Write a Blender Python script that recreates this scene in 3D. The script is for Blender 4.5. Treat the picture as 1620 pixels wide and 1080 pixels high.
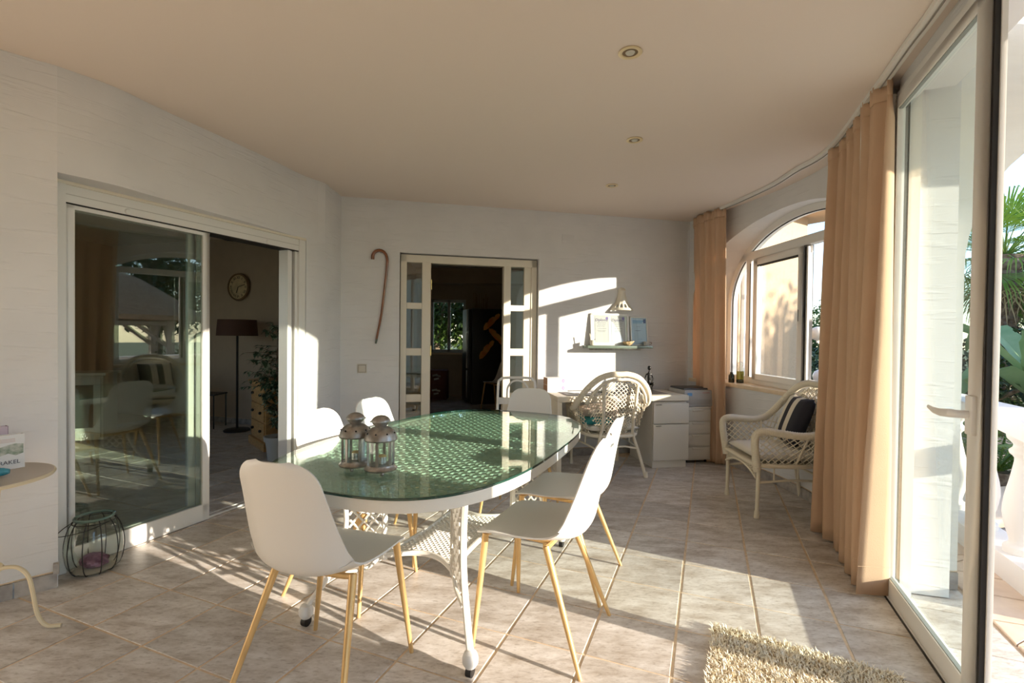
import bpy, bmesh, math, random
from math import sin, cos, pi, radians, sqrt, atan2
from mathutils import Vector, Matrix
random.seed(7)
for o in list(bpy.data.objects): bpy.data.objects.remove(o)
scene = bpy.context.scene
col = scene.collection

# ------------------------------------------------------------------ camera
EYE = 1.28
FOC, PITCH, ROLL = 766.85, 0.0142, 0.0117
cd = bpy.data.cameras.new('camera'); cd.sensor_width = 36.0; cd.lens = 36.0*FOC/1620.0
cd.clip_start = 0.02; cd.clip_end = 400
cam = bpy.data.objects.new('camera', cd); col.objects.link(cam)
_F = Vector((0, cos(PITCH), -sin(PITCH))); _U0 = Vector((0, sin(PITCH), cos(PITCH))); _R0 = Vector((1, 0, 0))
_R = cos(ROLL)*_R0+sin(ROLL)*_U0; _U = -sin(ROLL)*_R0+cos(ROLL)*_U0
mw = Matrix((( _R.x, _U.x, -_F.x, 0), (_R.y, _U.y, -_F.y, 0), (_R.z, _U.z, -_F.z, EYE), (0, 0, 0, 1)))
cam.matrix_world = mw
scene.camera = cam

# ------------------------------------------------------------------ sky, sun, exposure
SUN_AZ = radians(27.0)     # light comes from +x, turned towards -y
SUN_EL = radians(13.0)
SUN_W, SKY_W = 11.6, 0.42
world = bpy.data.worlds.new('world'); scene.world = world; world.use_nodes = True
wn = world.node_tree; wn.nodes.clear()
wo = wn.nodes.new('ShaderNodeOutputWorld'); wb = wn.nodes.new('ShaderNodeBackground')
sk = wn.nodes.new('ShaderNodeTexSky'); sk.sky_type = 'NISHITA'; sk.sun_disc = False
sk.sun_elevation = radians(42); sk.sun_rotation = pi/2+SUN_AZ; sk.air_density = 1.0; sk.dust_density = 0.25; sk.ozone_density = 1.6
wn.links.new(sk.outputs[0], wb.inputs[0]); wb.inputs[1].default_value = SKY_W
wn.links.new(wb.outputs[0], wo.inputs[0])
sd = bpy.data.lights.new('sun', 'SUN'); sd.energy = SUN_W; sd.angle = radians(0.6); sd.color = (1.0, 0.87, 0.72)
sun = bpy.data.objects.new('sun', sd); col.objects.link(sun)
to_sun = Vector((cos(SUN_EL)*cos(SUN_AZ), -cos(SUN_EL)*sin(SUN_AZ), sin(SUN_EL)))
sun.rotation_euler = to_sun.to_track_quat('Z', 'Y').to_euler(); sun.location = (8, -4, 6)
vs = scene.view_settings; vs.view_transform = 'Standard'; vs.look = 'None'; vs.gamma = 1.0; vs.exposure = 0.14
vs.use_curve_mapping = False

# ------------------------------------------------------------------ materials
MATS = {}
def new_mat(name):
    m = bpy.data.materials.new(name); m.use_nodes = True; MATS[name] = m
    return m, m.node_tree, m.node_tree.nodes, m.node_tree.links
def mat(name, colr, rough=0.5, metal=0.0, spec=0.5, var=0.0, vscale=8.0, bump=0.0, bscale=60.0, stretch=(1, 1, 1), colr2=None, detail=4.0, coat=0.0, transl=0.0, sheen=0.0):
    if name in MATS: return MATS[name]
    m, nt, N, L = new_mat(name)
    b = N['Principled BSDF']; b.inputs['Roughness'].default_value = rough; b.inputs['Metallic'].default_value = metal
    b.inputs['Specular IOR Level'].default_value = spec; b.inputs['Coat Weight'].default_value = coat
    b.inputs['Base Color'].default_value = (*colr, 1)
    if var or bump or colr2:
        tc = N.new('ShaderNodeTexCoord'); mp = N.new('ShaderNodeMapping'); mp.inputs['Scale'].default_value = stretch
        L.new(tc.outputs['Object'], mp.inputs[0])
    if var or colr2:
        nz = N.new('ShaderNodeTexNoise'); nz.inputs['Scale'].default_value = vscale; nz.inputs['Detail'].default_value = detail
        L.new(mp.outputs[0], nz.inputs['Vector'])
        rp = N.new('ShaderNodeValToRGB'); rp.color_ramp.elements[0].position = 0.35; rp.color_ramp.elements[1].position = 0.65
        c2 = colr2 if colr2 else tuple(min(1, c*(1+var)) for c in colr); c1 = colr if colr2 else tuple(c*(1-var) for c in colr)
        rp.color_ramp.elements[0].color = (*c1, 1); rp.color_ramp.elements[1].color = (*c2, 1)
        L.new(nz.outputs[0], rp.inputs[0]); L.new(rp.outputs[0], b.inputs['Base Color'])
    if bump:
        n2 = N.new('ShaderNodeTexNoise'); n2.inputs['Scale'].default_value = bscale; n2.inputs['Detail'].default_value = 3
        L.new(mp.outputs[0], n2.inputs['Vector'])
        bp = N.new('ShaderNodeBump'); bp.inputs['Strength'].default_value = bump; bp.inputs['Distance'].default_value = 0.004
        L.new(n2.outputs[0], bp.inputs['Height']); L.new(bp.outputs[0], b.inputs['Normal'])
    if transl:
        out = N['Material Output']; tr = N.new('ShaderNodeBsdfTranslucent'); tr.inputs[0].default_value = (*colr, 1)
        mx = N.new('ShaderNodeMixShader'); mx.inputs[0].default_value = transl
        L.new(b.outputs[0], mx.inputs[1]); L.new(tr.outputs[0], mx.inputs[2]); L.new(mx.outputs[0], out.inputs[0])
    return m
def glass_mat(name, tint, ior=1.5, boost=1.0, rough=0.0):
    m, nt, N, L = new_mat(name)
    N.remove(N['Principled BSDF']); out = N['Material Output']
    t = N.new('ShaderNodeBsdfTransparent'); t.inputs[0].default_value = (*tint, 1)
    g = N.new('ShaderNodeBsdfGlossy'); g.inputs['Roughness'].default_value = rough; g.inputs[0].default_value = (1, 1, 1, 1)
    f0 = ((ior-1)/(ior+1))**2*boost
    lw = N.new('ShaderNodeLayerWeight'); lw.inputs[0].default_value = 0.5
    pw = N.new('ShaderNodeMath'); pw.operation = 'POWER'; pw.inputs[1].default_value = 5.0; L.new(lw.outputs['Facing'], pw.inputs[0])
    mu = N.new('ShaderNodeMath'); mu.operation = 'MULTIPLY_ADD'; mu.inputs[1].default_value = 1-f0; mu.inputs[2].default_value = f0; mu.use_clamp = True
    mx = N.new('ShaderNodeMixShader')
    L.new(pw.outputs[0], mu.inputs[0]); L.new(mu.outputs[0], mx.inputs[0]); L.new(t.outputs[0], mx.inputs[1]); L.new(g.outputs[0], mx.inputs[2])
    L.new(mx.outputs[0], out.inputs[0]); return m
PLASTER = mat('plaster', (0.74, 0.735, 0.735), 0.75, var=0.03, vscale=3)
def plaster_fix():
    # horizontal trowel strokes: sparse thin ridges
    nt = PLASTER.node_tree; N = nt.nodes; L = nt.links
    b = N['Principled BSDF']
    tc = N.new('ShaderNodeTexCoord'); mp = N.new('ShaderNodeMapping'); mp.inputs['Scale'].default_value = (2.2, 2.2, 22)
    n = N.new('ShaderNodeTexNoise'); n.inputs['Scale'].default_value = 1.6; n.inputs['Detail'].default_value = 2
    L.new(tc.outputs['Object'], mp.inputs[0]); L.new(mp.outputs[0], n.inputs['Vector'])
    r = N.new('ShaderNodeValToRGB'); r.color_ramp.elements[0].position = 0.56; r.color_ramp.elements[1].position = 0.66
    L.new(n.outputs[0], r.inputs[0])
    fine = N.new('ShaderNodeTexNoise'); fine.inputs['Scale'].default_value = 40; L.new(tc.outputs['Object'], fine.inputs['Vector'])
    ad = N.new('ShaderNodeMath'); ad.operation = 'MULTIPLY_ADD'; ad.inputs[1].default_value = 0.25
    L.new(fine.outputs[0], ad.inputs[0]); L.new(r.outputs[0], ad.inputs[2])
    bp = N.new('ShaderNodeBump'); bp.inputs['Strength'].default_value = 0.45; bp.inputs['Distance'].default_value = 0.004
    L.new(ad.outputs[0], bp.inputs['Height']); L.new(bp.outputs[0], b.inputs['Normal'])
plaster_fix()
CEIL = mat('ceiling_paint', (0.80, 0.70, 0.62), 0.8)
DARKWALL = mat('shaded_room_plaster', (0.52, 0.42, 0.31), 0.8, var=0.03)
WHITE = mat('white_lacquer', (0.80, 0.785, 0.75), 0.35)
ALU = mat('white_powdercoat', (0.80, 0.79, 0.76), 0.3)
CREAM = mat('cream_paint', (0.80, 0.74, 0.62), 0.4)
BLACKGAP = mat('black_seal', (0.015, 0.013, 0.012), 0.6)
CHAIRP = mat('white_plastic', (0.78, 0.765, 0.74), 0.38)
GOLD = mat('pale_gold_wood', (0.72, 0.47, 0.20), 0.32, metal=0.35, var=0.12, vscale=25, stretch=(1, 1, 0.15))
CAST = mat('cast_white_metal', (0.84, 0.81, 0.74), 0.4, bump=0.15, bscale=150)
STEEL = mat('brushed_pewter', (0.36, 0.345, 0.32), 0.36, metal=0.85, var=0.25, vscale=30)
WICK = mat('white_wicker', (0.80, 0.73, 0.58), 0.5, bump=0.5, bscale=120)
WEAVE = None
CURT = mat('sand_curtain', (0.73, 0.505, 0.335), 0.85, bump=0.25, bscale=300, var=0.03, vscale=4, transl=0.22)
STONE = mat('sill_marble', (0.80, 0.64, 0.45), 0.3, var=0.1, vscale=6)
GLASS = glass_mat('window_glass', (0.95, 0.965, 0.96), 1.45, 1.0)
GLASSD = glass_mat('green_grey_glass', (0.76, 0.81, 0.77), 1.5, 2.0)
GLASSL = glass_mat('pale_green_glass', (0.90, 0.95, 0.93), 1.45, 0.9)
GLASST = glass_mat('table_glass', (0.78, 0.90, 0.84), 1.5, 1.0)
GEDGE = mat('green_glass_edge', (0.015, 0.06, 0.045), 0.08, coat=0.5)
GVASE = glass_mat('vase_glass', (0.93, 0.955, 0.92), 1.4, 1.6)
GLAN = glass_mat('lantern_glass', (0.95, 0.98, 0.96), 1.4, 1.2)
WIRE = mat('dark_wire', (0.03, 0.03, 0.028), 0.5, metal=0.4)
GREEN = mat('leaf_green', (0.06, 0.12, 0.025), 0.45, colr2=(0.16, 0.25, 0.05), vscale=3, transl=0.25)
DGREEN = mat('dark_leaf', (0.02, 0.045, 0.018), 0.5, colr2=(0.07, 0.12, 0.04), vscale=5)
PALMG = mat('palm_green', (0.10, 0.22, 0.03), 0.4, colr2=(0.35, 0.42, 0.08), vscale=2, transl=0.35)
TRUNK = mat('trunk_bark', (0.12, 0.08, 0.05), 0.9, colr2=(0.34, 0.26, 0.18), vscale=14, bump=0.8, bscale=30)
YWALL = mat('yellow_render', (0.60, 0.42, 0.27), 0.85, var=0.06, vscale=40, bump=0.3, bscale=80)
WRENDER = mat('white_render', (0.84, 0.81, 0.74), 0.8, var=0.02, vscale=4, bump=0.4, bscale=10, stretch=(1, 1, 5))

def floor_mats():
    m, nt, N, L = new_mat('ceramic_tile')
    b = N['Principled BSDF']
    tc = N.new('ShaderNodeTexCoord'); oi = N.new('ShaderNodeObjectInfo'); geo = N.new('ShaderNodeNewGeometry')
    off = N.new('ShaderNodeVectorMath'); off.operation = 'SCALE'; off.inputs['Scale'].default_value = 37.0
    cmb = N.new('ShaderNodeCombineXYZ'); L.new(oi.outputs['Random'], cmb.inputs[0]); L.new(oi.outputs['Random'], cmb.inputs[1])
    L.new(cmb.outputs[0], off.inputs[0])
    add = N.new('ShaderNodeVectorMath'); add.operation = 'ADD'; L.new(geo.outputs['Position'], add.inputs[0]); L.new(off.outputs[0], add.inputs[1])
    rot = N.new('ShaderNodeMapping'); rot.inputs['Rotation'].default_value = (0, 0, 0.386); rot.inputs['Scale'].default_value = (0.9, 2.3, 1)
    L.new(add.outputs[0], rot.inputs[0])
    n1 = N.new('ShaderNodeTexNoise'); n1.inputs['Scale'].default_value = 5.5; n1.inputs['Detail'].default_value = 10; n1.inputs['Roughness'].default_value = 0.72
    L.new(rot.outputs[0], n1.inputs['Vector'])
    r1 = N.new('ShaderNodeValToRGB'); e = r1.color_ramp.elements
    e[0].position = 0.34; e[0].color = (0.40, 0.335, 0.275, 1); e[1].position = 0.66; e[1].color = (0.77, 0.735, 0.70, 1)
    k = r1.color_ramp.elements.new(0.5); k.color = (0.60, 0.55, 0.50, 1)
    L.new(n1.outputs[0], r1.inputs[0])
    hs = N.new('ShaderNodeHueSaturation'); mr = N.new('ShaderNodeMapRange'); mr.inputs[3].default_value = 0.86; mr.inputs[4].default_value = 1.14
    L.new(oi.outputs['Random'], mr.inputs[0]); L.new(mr.outputs[0], hs.inputs['Value']); L.new(r1.outputs[0], hs.inputs['Color'])
    n2 = N.new('ShaderNodeTexNoise'); n2.inputs['Scale'].default_value = 38; n2.inputs['Detail'].default_value = 3; L.new(rot.outputs[0], n2.inputs['Vector'])
    r2 = N.new('ShaderNodeValToRGB'); r2.color_ramp.elements[0].position = 0.33; r2.color_ramp.elements[1].position = 0.45
    r2.color_ramp.elements[0].color = (0.62, 0.58, 0.54, 1); r2.color_ramp.elements[1].color = (1, 1, 1, 1); L.new(n2.outputs[0], r2.inputs[0])
    mul = N.new('ShaderNodeMixRGB'); mul.blend_type = 'MULTIPLY'; mul.inputs[0].default_value = 0.6
    L.new(hs.outputs[0], mul.inputs[1]); L.new(r2.outputs[0], mul.inputs[2]); L.new(mul.outputs[0], b.inputs['Base Color'])
    rr = N.new('ShaderNodeMapRange'); rr.inputs[3].default_value = 0.26; rr.inputs[4].default_value = 0.50; L.new(n1.outputs[0], rr.inputs[0]); L.new(rr.outputs[0], b.inputs['Roughness'])
    bp = N.new('ShaderNodeBump'); bp.inputs['Strength'].default_value = 0.25; bp.inputs['Distance'].default_value = 0.003
    L.new(n1.outputs[0], bp.inputs['Height']); L.new(bp.outputs[0], b.inputs['Normal'])
    return m
TILE = floor_mats()
GROUT = mat('sandy_grout', (0.70, 0.54, 0.37), 0.9, var=0.10, vscale=30, bump=0.8, bscale=60)

# ------------------------------------------------------------------ mesh helpers
class MB:
    def __init__(s): s.v = []; s.f = []; s.m = []
    def add(s, vs, fs, mi=0):
        o = len(s.v); s.v += [tuple(p) for p in vs]; s.f += [tuple(i+o for i in f) for f in fs]; s.m += [mi]*len(fs)
    def box(s, c, d, rz=0.0, mi=0, R=None, top=1.0):
        x, y, z = d[0]/2, d[1]/2, d[2]/2; vs = []
        for k in (-1, 1):
            q = top if k > 0 else 1.0
            for a, b in ((-1, -1), (1, -1), (1, 1), (-1, 1)):
                p = Vector((a*x*q, b*y*q, k*z))
                if R: p = R @ p
                elif rz: p = Vector((p.x*cos(rz)-p.y*sin(rz), p.x*sin(rz)+p.y*cos(rz), p.z))
                vs.append(p+Vector(c))
        s.add(vs, [(3, 2, 1, 0), (4, 5, 6, 7), (0, 1, 5, 4), (1, 2, 6, 5), (2, 3, 7, 6), (3, 0, 4, 7)], mi)
        return s
    def prism(s, poly, z0, z1, mi=0):
        n = len(poly); vs = [(p[0], p[1], z0) for p in poly]+[(p[0], p[1], z1) for p in poly]
        a = sum(poly[i][0]*poly[(i+1) % n][1]-poly[(i+1) % n][0]*poly[i][1] for i in range(n))
        fs = [tuple(range(n-1, -1, -1)), tuple(range(n, 2*n))]+[(i, (i+1) % n, n+(i+1) % n, n+i) for i in range(n)]
        if a < 0: fs = [tuple(reversed(f)) for f in fs]
        s.add(vs, fs, mi); return s
    def tube(s, pts, r, n=8, mi=0, cap=True, closed=False, flat=None):
        pts = [Vector(p) for p in pts]; m = len(pts)
        rs = r if isinstance(r, (list, tuple)) else [r]*m
        up = None; rings = []
        for i, p in enumerate(pts):
            if closed: t = pts[(i+1) % m]-pts[i-1]
            else: t = pts[min(i+1, m-1)]-pts[max(i-1, 0)]
            if t.length < 1e-9: t = Vector((0, 0, 1))
            t.normalize()
            if up is None:
                up = Vector((0, 0, 1)) if abs(t.z) < 0.9 else Vector((1, 0, 0))
            a = t.cross(up)
            if a.length < 1e-6: a = t.cross(Vector((0, 1, 0)))
            a.normalize(); b = a.cross(t).normalized(); up = b
            fl = flat or (1, 1)
            rings.append([p+a*(rs[i]*fl[0]*cos(2*pi*k/n))+b*(rs[i]*fl[1]*sin(2*pi*k/n)) for k in range(n)])
        vs = [q for rg in rings for q in rg]; fs = []
        for i in range(m if closed else m-1):
            j = (i+1) % m
            for k in range(n): fs.append((i*n+k, i*n+(k+1) % n, j*n+(k+1) % n, j*n+k))
        if cap and not closed: fs += [tuple(range(n-1, -1, -1)), tuple((m-1)*n+k for k in range(n))]
        s.add(vs, fs, mi); return s
    def lathe(s, prof, c=(0, 0, 0), n=24, mi=0, a0=0.0, a1=2*pi, capb=True, capt=True):
        full = abs(a1-a0-2*pi) < 1e-6; k = n if full else n+1; vs = []; fs = []
        for r, z in prof:
            for i in range(k):
                a = a0+(a1-a0)*i/n; vs.append((c[0]+r*cos(a), c[1]+r*sin(a), c[2]+z))
        for j in range(len(prof)-1):
            for i in range(n):
                i2 = (i+1) % k; fs.append((j*k+i, j*k+i2, (j+1)*k+i2, (j+1)*k+i))
        if full and capb: fs.append(tuple(range(k-1, -1, -1)))
        if full and capt: fs.append(tuple((len(prof)-1)*k+i for i in range(k)))
        s.add(vs, fs, mi); return s
    def grid(s, fn, nu, nv, mi=0, closeu=False):
        vs = [fn(i/(nu if closeu else nu), j/nv) for j in range(nv+1) for i in range(nu if closeu else nu+1)]
        k = nu if closeu else nu+1; fs = []
        for j in range(nv):
            for i in range(nu): i2 = (i+1) % k; fs.append((j*k+i, j*k+i2, (j+1)*k+i2, (j+1)*k+i))
        s.add(vs, fs, mi); return s
    def quad(s, a, b, c, d, mi=0): s.add([a, b, c, d], [(0, 1, 2, 3)], mi); return s
    def ball(s, c, r, n=12, mi=0, sc=(1, 1, 1)):
        m = max(4, n//2); prof = [(r*sin(pi*j/m), -r*cos(pi*j/m)) for j in range(m+1)]; vs = []; fs = []
        for rr, z in prof:
            for i in range(n): a = 2*pi*i/n; vs.append((c[0]+rr*cos(a)*sc[0], c[1]+rr*sin(a)*sc[1], c[2]+z*sc[2]))
        for j in range(m):
            for i in range(n): fs.append((j*n+i, j*n+(i+1) % n, (j+1)*n+(i+1) % n, (j+1)*n+i))
        s.add(vs, fs, mi); return s
    def mesh(s, name, mats, smooth=True, ang=35, bevel=0.0):
        me = bpy.data.meshes.new(name); me.from_pydata(s.v, [], s.f)
        for m in (mats if isinstance(mats, (list, tuple)) else [mats]): me.materials.append(m)
        if len(set(s.m)) > 1: me.polygons.foreach_set('material_index', s.m)
        if bevel:
            bm = bmesh.new(); bm.from_mesh(me); bmesh.ops.remove_doubles(bm, verts=bm.verts, dist=1e-6)
            bmesh.ops.bevel(bm, geom=[e for e in bm.edges if e.is_manifold and e.calc_face_angle(0) > 0.7], offset=bevel, segments=2, profile=0.7, affect='EDGES')
            bm.to_mesh(me); bm.free()
        if smooth:
            me.polygons.foreach_set('use_smooth', [True]*len(me.polygons)); me.set_sharp_from_angle(angle=radians(ang))
        me.validate(); me.update(); return me
    def build(s, name, mats, parent=None, smooth=True, ang=35, bevel=0.0, loc=None, rz=0.0):
        o = bpy.data.objects.new(name, s.mesh(name, mats, smooth, ang, bevel)); col.objects.link(o)
        if parent: o.parent = parent
        if loc: o.location = loc
        if rz: o.rotation_euler = (0, 0, rz)
        return o
def tag(o, label=None, cat=None, group=None, kind=None):
    if label: o['label'] = label
    if cat: o['category'] = cat
    if group: o['group'] = group
    if kind: o['kind'] = kind
    return o
def thing(name, label, cat, loc=(0, 0, 0), rz=0.0, group=None):
    o = bpy.data.objects.new(name, None); col.objects.link(o); o.location = loc; o.rotation_euler = (0, 0, rz); o.empty_display_size = 0.1
    return tag(o, label, cat, group)
def struct(o): o['kind'] = 'structure'; return o
def sroot(name):
    o = bpy.data.objects.new(name, None); col.objects.link(o); o['kind'] = 'structure'; return o
def dup(root, loc, rz, label=None, group=None):
    r = root.copy(); col.objects.link(r); r.location = loc; r.rotation_euler = (0, 0, rz)
    if label: r['label'] = label
    if group: r['group'] = group
    for ch in list(root.children):
        c = ch.copy(); col.objects.link(c); c.parent = r
        for g in list(ch.children):
            d = g.copy(); col.objects.link(d); d.parent = c
    return r
def text_mesh(name, body, size, m, parent, matrix, extrude=0.0004, shear=0.0, align='CENTER'):
    cu = bpy.data.curves.new(name, 'FONT'); cu.body = body; cu.size = size; cu.extrude = extrude; cu.align_x = align; cu.align_y = 'CENTER'; cu.shear = shear
    tmp = bpy.data.objects.new(name, cu); col.objects.link(tmp)
    bpy.context.view_layer.update()
    me = bpy.data.meshes.new_from_object(tmp.evaluated_get(bpy.context.evaluated_depsgraph_get()))
    bpy.data.objects.remove(tmp); bpy.data.curves.remove(cu)
    me.materials.clear(); me.materials.append(m)
    o = bpy.data.objects.new(name, me); col.objects.link(o); o.parent = parent; o.matrix_local = matrix
    return o
def frame_mat(origin, xaxis, yaxis):
    x = Vector(xaxis).normalized(); y = Vector(yaxis); y = (y-x*y.dot(x)).normalized(); z = x.cross(y); o = Vector(origin)
    return Matrix(((x.x, y.x, z.x, o.x), (x.y, y.y, z.y, o.y), (x.z, y.z, z.z, o.z), (0, 0, 0, 1)))
def catmull(pts, n=8):
    P = [Vector(p) for p in pts]; P = [2*P[0]-P[1]]+P+[2*P[-1]-P[-2]]; out = []
    for i in range(1, len(P)-2):
        a, b, c, d = P[i-1:i+3]
        for k in range(n):
            t = k/n; out.append(0.5*((2*b)+(c-a)*t+(2*a-5*b+4*c-d)*t*t+(3*b-a-3*c+d)*t**3))
    out.append(P[-2]); return out
def lerp(a, b, t): return a+(b-a)*t
def interp(xs, ys, x):
    if x <= xs[0]: return ys[0]
    for i in range(len(xs)-1):
        if x <= xs[i+1]: return lerp(ys[i], ys[i+1], (x-xs[i])/(xs[i+1]-xs[i]))
    return ys[-1]
def smooth_interp(xs, ys, x):
    # cubic hermite
    n = len(xs)
    i = 0
    while i < n-2 and x > xs[i+1]: i += 1
    def sl(j):
        a = max(0, j-1); b = min(n-1, j+1); return (ys[b]-ys[a])/(xs[b]-xs[a])
    h = xs[i+1]-xs[i]; t = min(1, max(0, (x-xs[i])/h))
    return (2*t**3-3*t*t+1)*ys[i]+(t**3-2*t*t+t)*h*sl(i)+(-2*t**3+3*t*t)*ys[i+1]+(t**3-t*t)*h*sl(i+1)

# ------------------------------------------------------------------ room axes
YA = 0.3857
A = Vector((sin(YA), cos(YA), 0)); B = Vector((cos(YA), -sin(YA), 0))      # tile axes; doors on the long sides follow A
YM = 0.2335
M = Vector((cos(YM), sin(YM), 0)); MN = Vector((sin(YM), -cos(YM), 0))     # back wall direction and its room-side normal
W0 = Vector((0.247, 5.053, 0))
H = 2.57
def bw(s, off=0.0, z=0.0): p = W0+M*s+MN*off; return Vector((p.x, p.y, z))
def P2(p): return (p[0], p[1])
Z = Vector((0, 0, 1))

# ================================================================== THE SETTING
# ---- floor: grout bed with one object per ceramic tile
SX, SY, TX0, TY0 = 0.3336, 0.3282, -2.7795, 0.9164
def DB(s, b=0.84, z=0.0): p = B*b+A*s; return Vector((p.x, p.y, z))
floor_poly = [(-6.6, -2.4), P2(DB(-2.4)), P2(DB(2.96)), (2.2, 2.8), (2.45, 3.3), (2.5, 4.1), (2.4, 4.9), (2.15, 5.6), (2.15, 10.4), (-6.6, 10.4)]
floor = struct(MB().prism(floor_poly, -0.12, -0.0018).build('floor', GROUT, smooth=False))
rwall_y = [2.45, 2.72, 3.0, 3.35, 3.75, 4.15, 4.6, 5.05, 5.5]
rwall_x = [1.95, 2.10, 2.22, 2.31, 2.345, 2.33, 2.25, 2.13, 1.97]
def RX(y): return smooth_interp(rwall_y, rwall_x, y)
def proj(p):
    d = Vector(p)-Vector((0, 0, EYE)); w = d.dot(_F)
    return (810+FOC*d.dot(_R)/w, 540-FOC*d.dot(_U)/w) if w > 0.05 else None
tile_me = []
def tile_mesh(k):
    mb = MB(); w, d = SX-0.012, SY-0.0085; c = 0.0018; z0, z1 = -0.006, 0.001
    rr = random.Random(k); j = lambda: rr.uniform(-0.0012, 0.0012)
    vs = [(-w/2, -d/2, z0), (w/2, -d/2, z0), (w/2, d/2, z0), (-w/2, d/2, z0)]
    mid = [(-w/2+j(), -d/2+j(), z1-c), (w/2+j(), -d/2+j(), z1-c), (w/2+j(), d/2+j(), z1-c), (-w/2+j(), d/2+j(), z1-c)]
    top = [(x*(1-2*c/w), y*(1-2*c/d), z1) for x, y, _ in mid]
    mb.add(vs+mid+top, [(8, 9, 10, 11)]+[(i, (i+1) % 4, 4+(i+1) % 4, 4+i) for i in range(4)]+[(4+i, 4+(i+1) % 4, 8+(i+1) % 4, 8+i) for i in range(4)])
    return mb
cells = []
for i in range(-14, 18):
    for j in range(-2, 30):
        c = B*(TX0+SX*(i+0.5))+A*(TY0+SY*(j+0.5))
        if c.y < 0.9 or c.y > 10.2: continue
        if c.y < 5.6:
            if c.x > (RX(c.y)+0.12 if c.y > 2.45 else DB(0).x+10): continue
            if c.dot(B) > 0.84+0.02 and c.y < 2.6: continue
            if c.x < -4.6: continue
        q = proj((c.x, c.y, 0))
        if not q: continue
        vis = -120 < q[0] < 1740 and q[1] < 1240
        if c.y > 5.0+0.24*c.x and c.x > -1.7:      # kitchen: seen through the middle doorway only
            if not (640 < q[0] < 850): continue
        elif c.x < -1.75 and c.y > 2.3:
            if q[0] > 500: continue
        if vis: cells.append((c.length, c))
cells.sort(key=lambda t: t[0])
tms = [tile_mesh(k).mesh('tile', TILE, smooth=False) for k in range(6)]
for n, (d, c) in enumerate(cells[:298]):
    o = bpy.data.objects.new('tile', tms[n % 6]); col.objects.link(o); o.parent = floor
    o.location = (c.x, c.y, random.uniform(-0.0006, 0.0006)); o.rotation_euler = (0, 0, -YA+random.choice((0, 0, pi))+random.uniform(-0.002, 0.002))
far = MB()
for d, c in cells[298:]:
    t = tile_mesh(1)
    far.add([(c.x+x*cos(YA)+y*sin(YA), c.y-x*sin(YA)+y*cos(YA), z) for x, y, z in t.v], t.f)
if far.v: tag(far.build('far_tiles', TILE, floor, smooth=False), kind='stuff')

# ---- ceiling
ceil_poly = [(-6.6, -2.4), P2(DB(-2.4, 0.95)), P2(DB(3.0, 0.95)), (2.35, 2.8), (2.5, 3.4), (2.55, 4.1), (2.45, 4.9), (2.25, 5.7), (2.25, 10.4), (-6.6, 10.4)]
struct(MB().prism(ceil_poly, H, H+0.12).build('ceiling', CEIL, smooth=False))

# ---- left wall (gently curved) with the sliding door opening
lw = catmull([(-3.35, 0.2, 0), (-3.25, 0.95, 0), (-2.80, 1.78, 0), (-2.385, 2.255, 0), (-2.245, 2.395, 0)], 8)
head = catmull([(-2.245, 2.395, 0), (-2.13, 2.585, 0), (-2.07, 2.81, 0), (-2.00, 3.05, 0), (-1.915, 3.33, 0), (-1.822, 3.65, 0), (-1.735, 4.0, 0), (-1.632, 4.215, 0)], 6)
wl = sroot('wall_left')
MB().prism([P2(p) for p in lw]+[(-2.36, 2.49), (-2.50, 2.55), (-2.75, 2.30), (-3.1, 1.9), (-3.6, 1.0), (-3.6, 0.2)], 0, H).build('wall_panel', PLASTER, wl)
MB().prism([P2(p) for p in head]+[(-1.72, 4.05), (-1.84, 4.10), (-2.46, 2.48), (-2.35, 2.49)], 2.052, H).build('wall_panel', PLASTER, wl)
MB().prism([(-1.632, 4.215), (-1.632, 4.66), (-1.88, 4.66), (-1.86, 4.05), (-1.72, 4.047)], 0, H).build('wall_panel', PLASTER, wl)
MB().prism([(-3.35, 0.2), (-3.6, 0.2), (-3.5, -2.2), (-3.25, -2.2)], 0, H).build('wall_panel', PLASTER, wl)
# tiled baseboard left of the door
bb = sroot('baseboard_left')
path = [p for p in lw if p.y > 0.9]
BBM = mat('baseboard_tile', (0.30, 0.27, 0.25), 0.45, colr2=(0.50, 0.46, 0.42), vscale=14)
def baseboard(root, path, h=0.075, L0=0.155, t=0.012, inward=1):
    # cut the path in pieces of L0 and build one tile per piece
    pts = [Vector(p) for p in path]; seg = []; acc = 0; cur = [pts[0]]
    for a, b in zip(pts[:-1], pts[1:]):
        d = (b-a).length; pos = 0
        while acc+d-pos >= L0:
            step = L0-acc; pos += step; q = a+(b-a)*(pos/d); cur.append(q); seg.append(cur); cur = [q]; acc = 0
        acc += d-pos; cur.append(b)
    if len(cur) > 1 and acc > 0.03: seg.append(cur)
    for sgm in seg:
        a, b = sgm[0], sgm[-1]; dr = (b-a).normalized(); nn = Vector((dr.y, -dr.x, 0))*inward
        a2 = a+dr*0.003; b2 = b-dr*0.003
        MB().prism([P2(a2), P2(b2), P2(b2+nn*t), P2(a2+nn*t)], 0.001, h).build('tile', BBM, root, smooth=False)
    MB().tube([p+Vector((0, 0, h+0.003)) for p in pts], 0.004, 4).build('grout_line', GROUT, root)
baseboard(bb, list(reversed(path)), inward=-1)
MB().box((-2.238, 2.378, 0.10), (0.022, 0.03, 0.05), rz=0.7).build('end_piece', BBM, bb)

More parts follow.
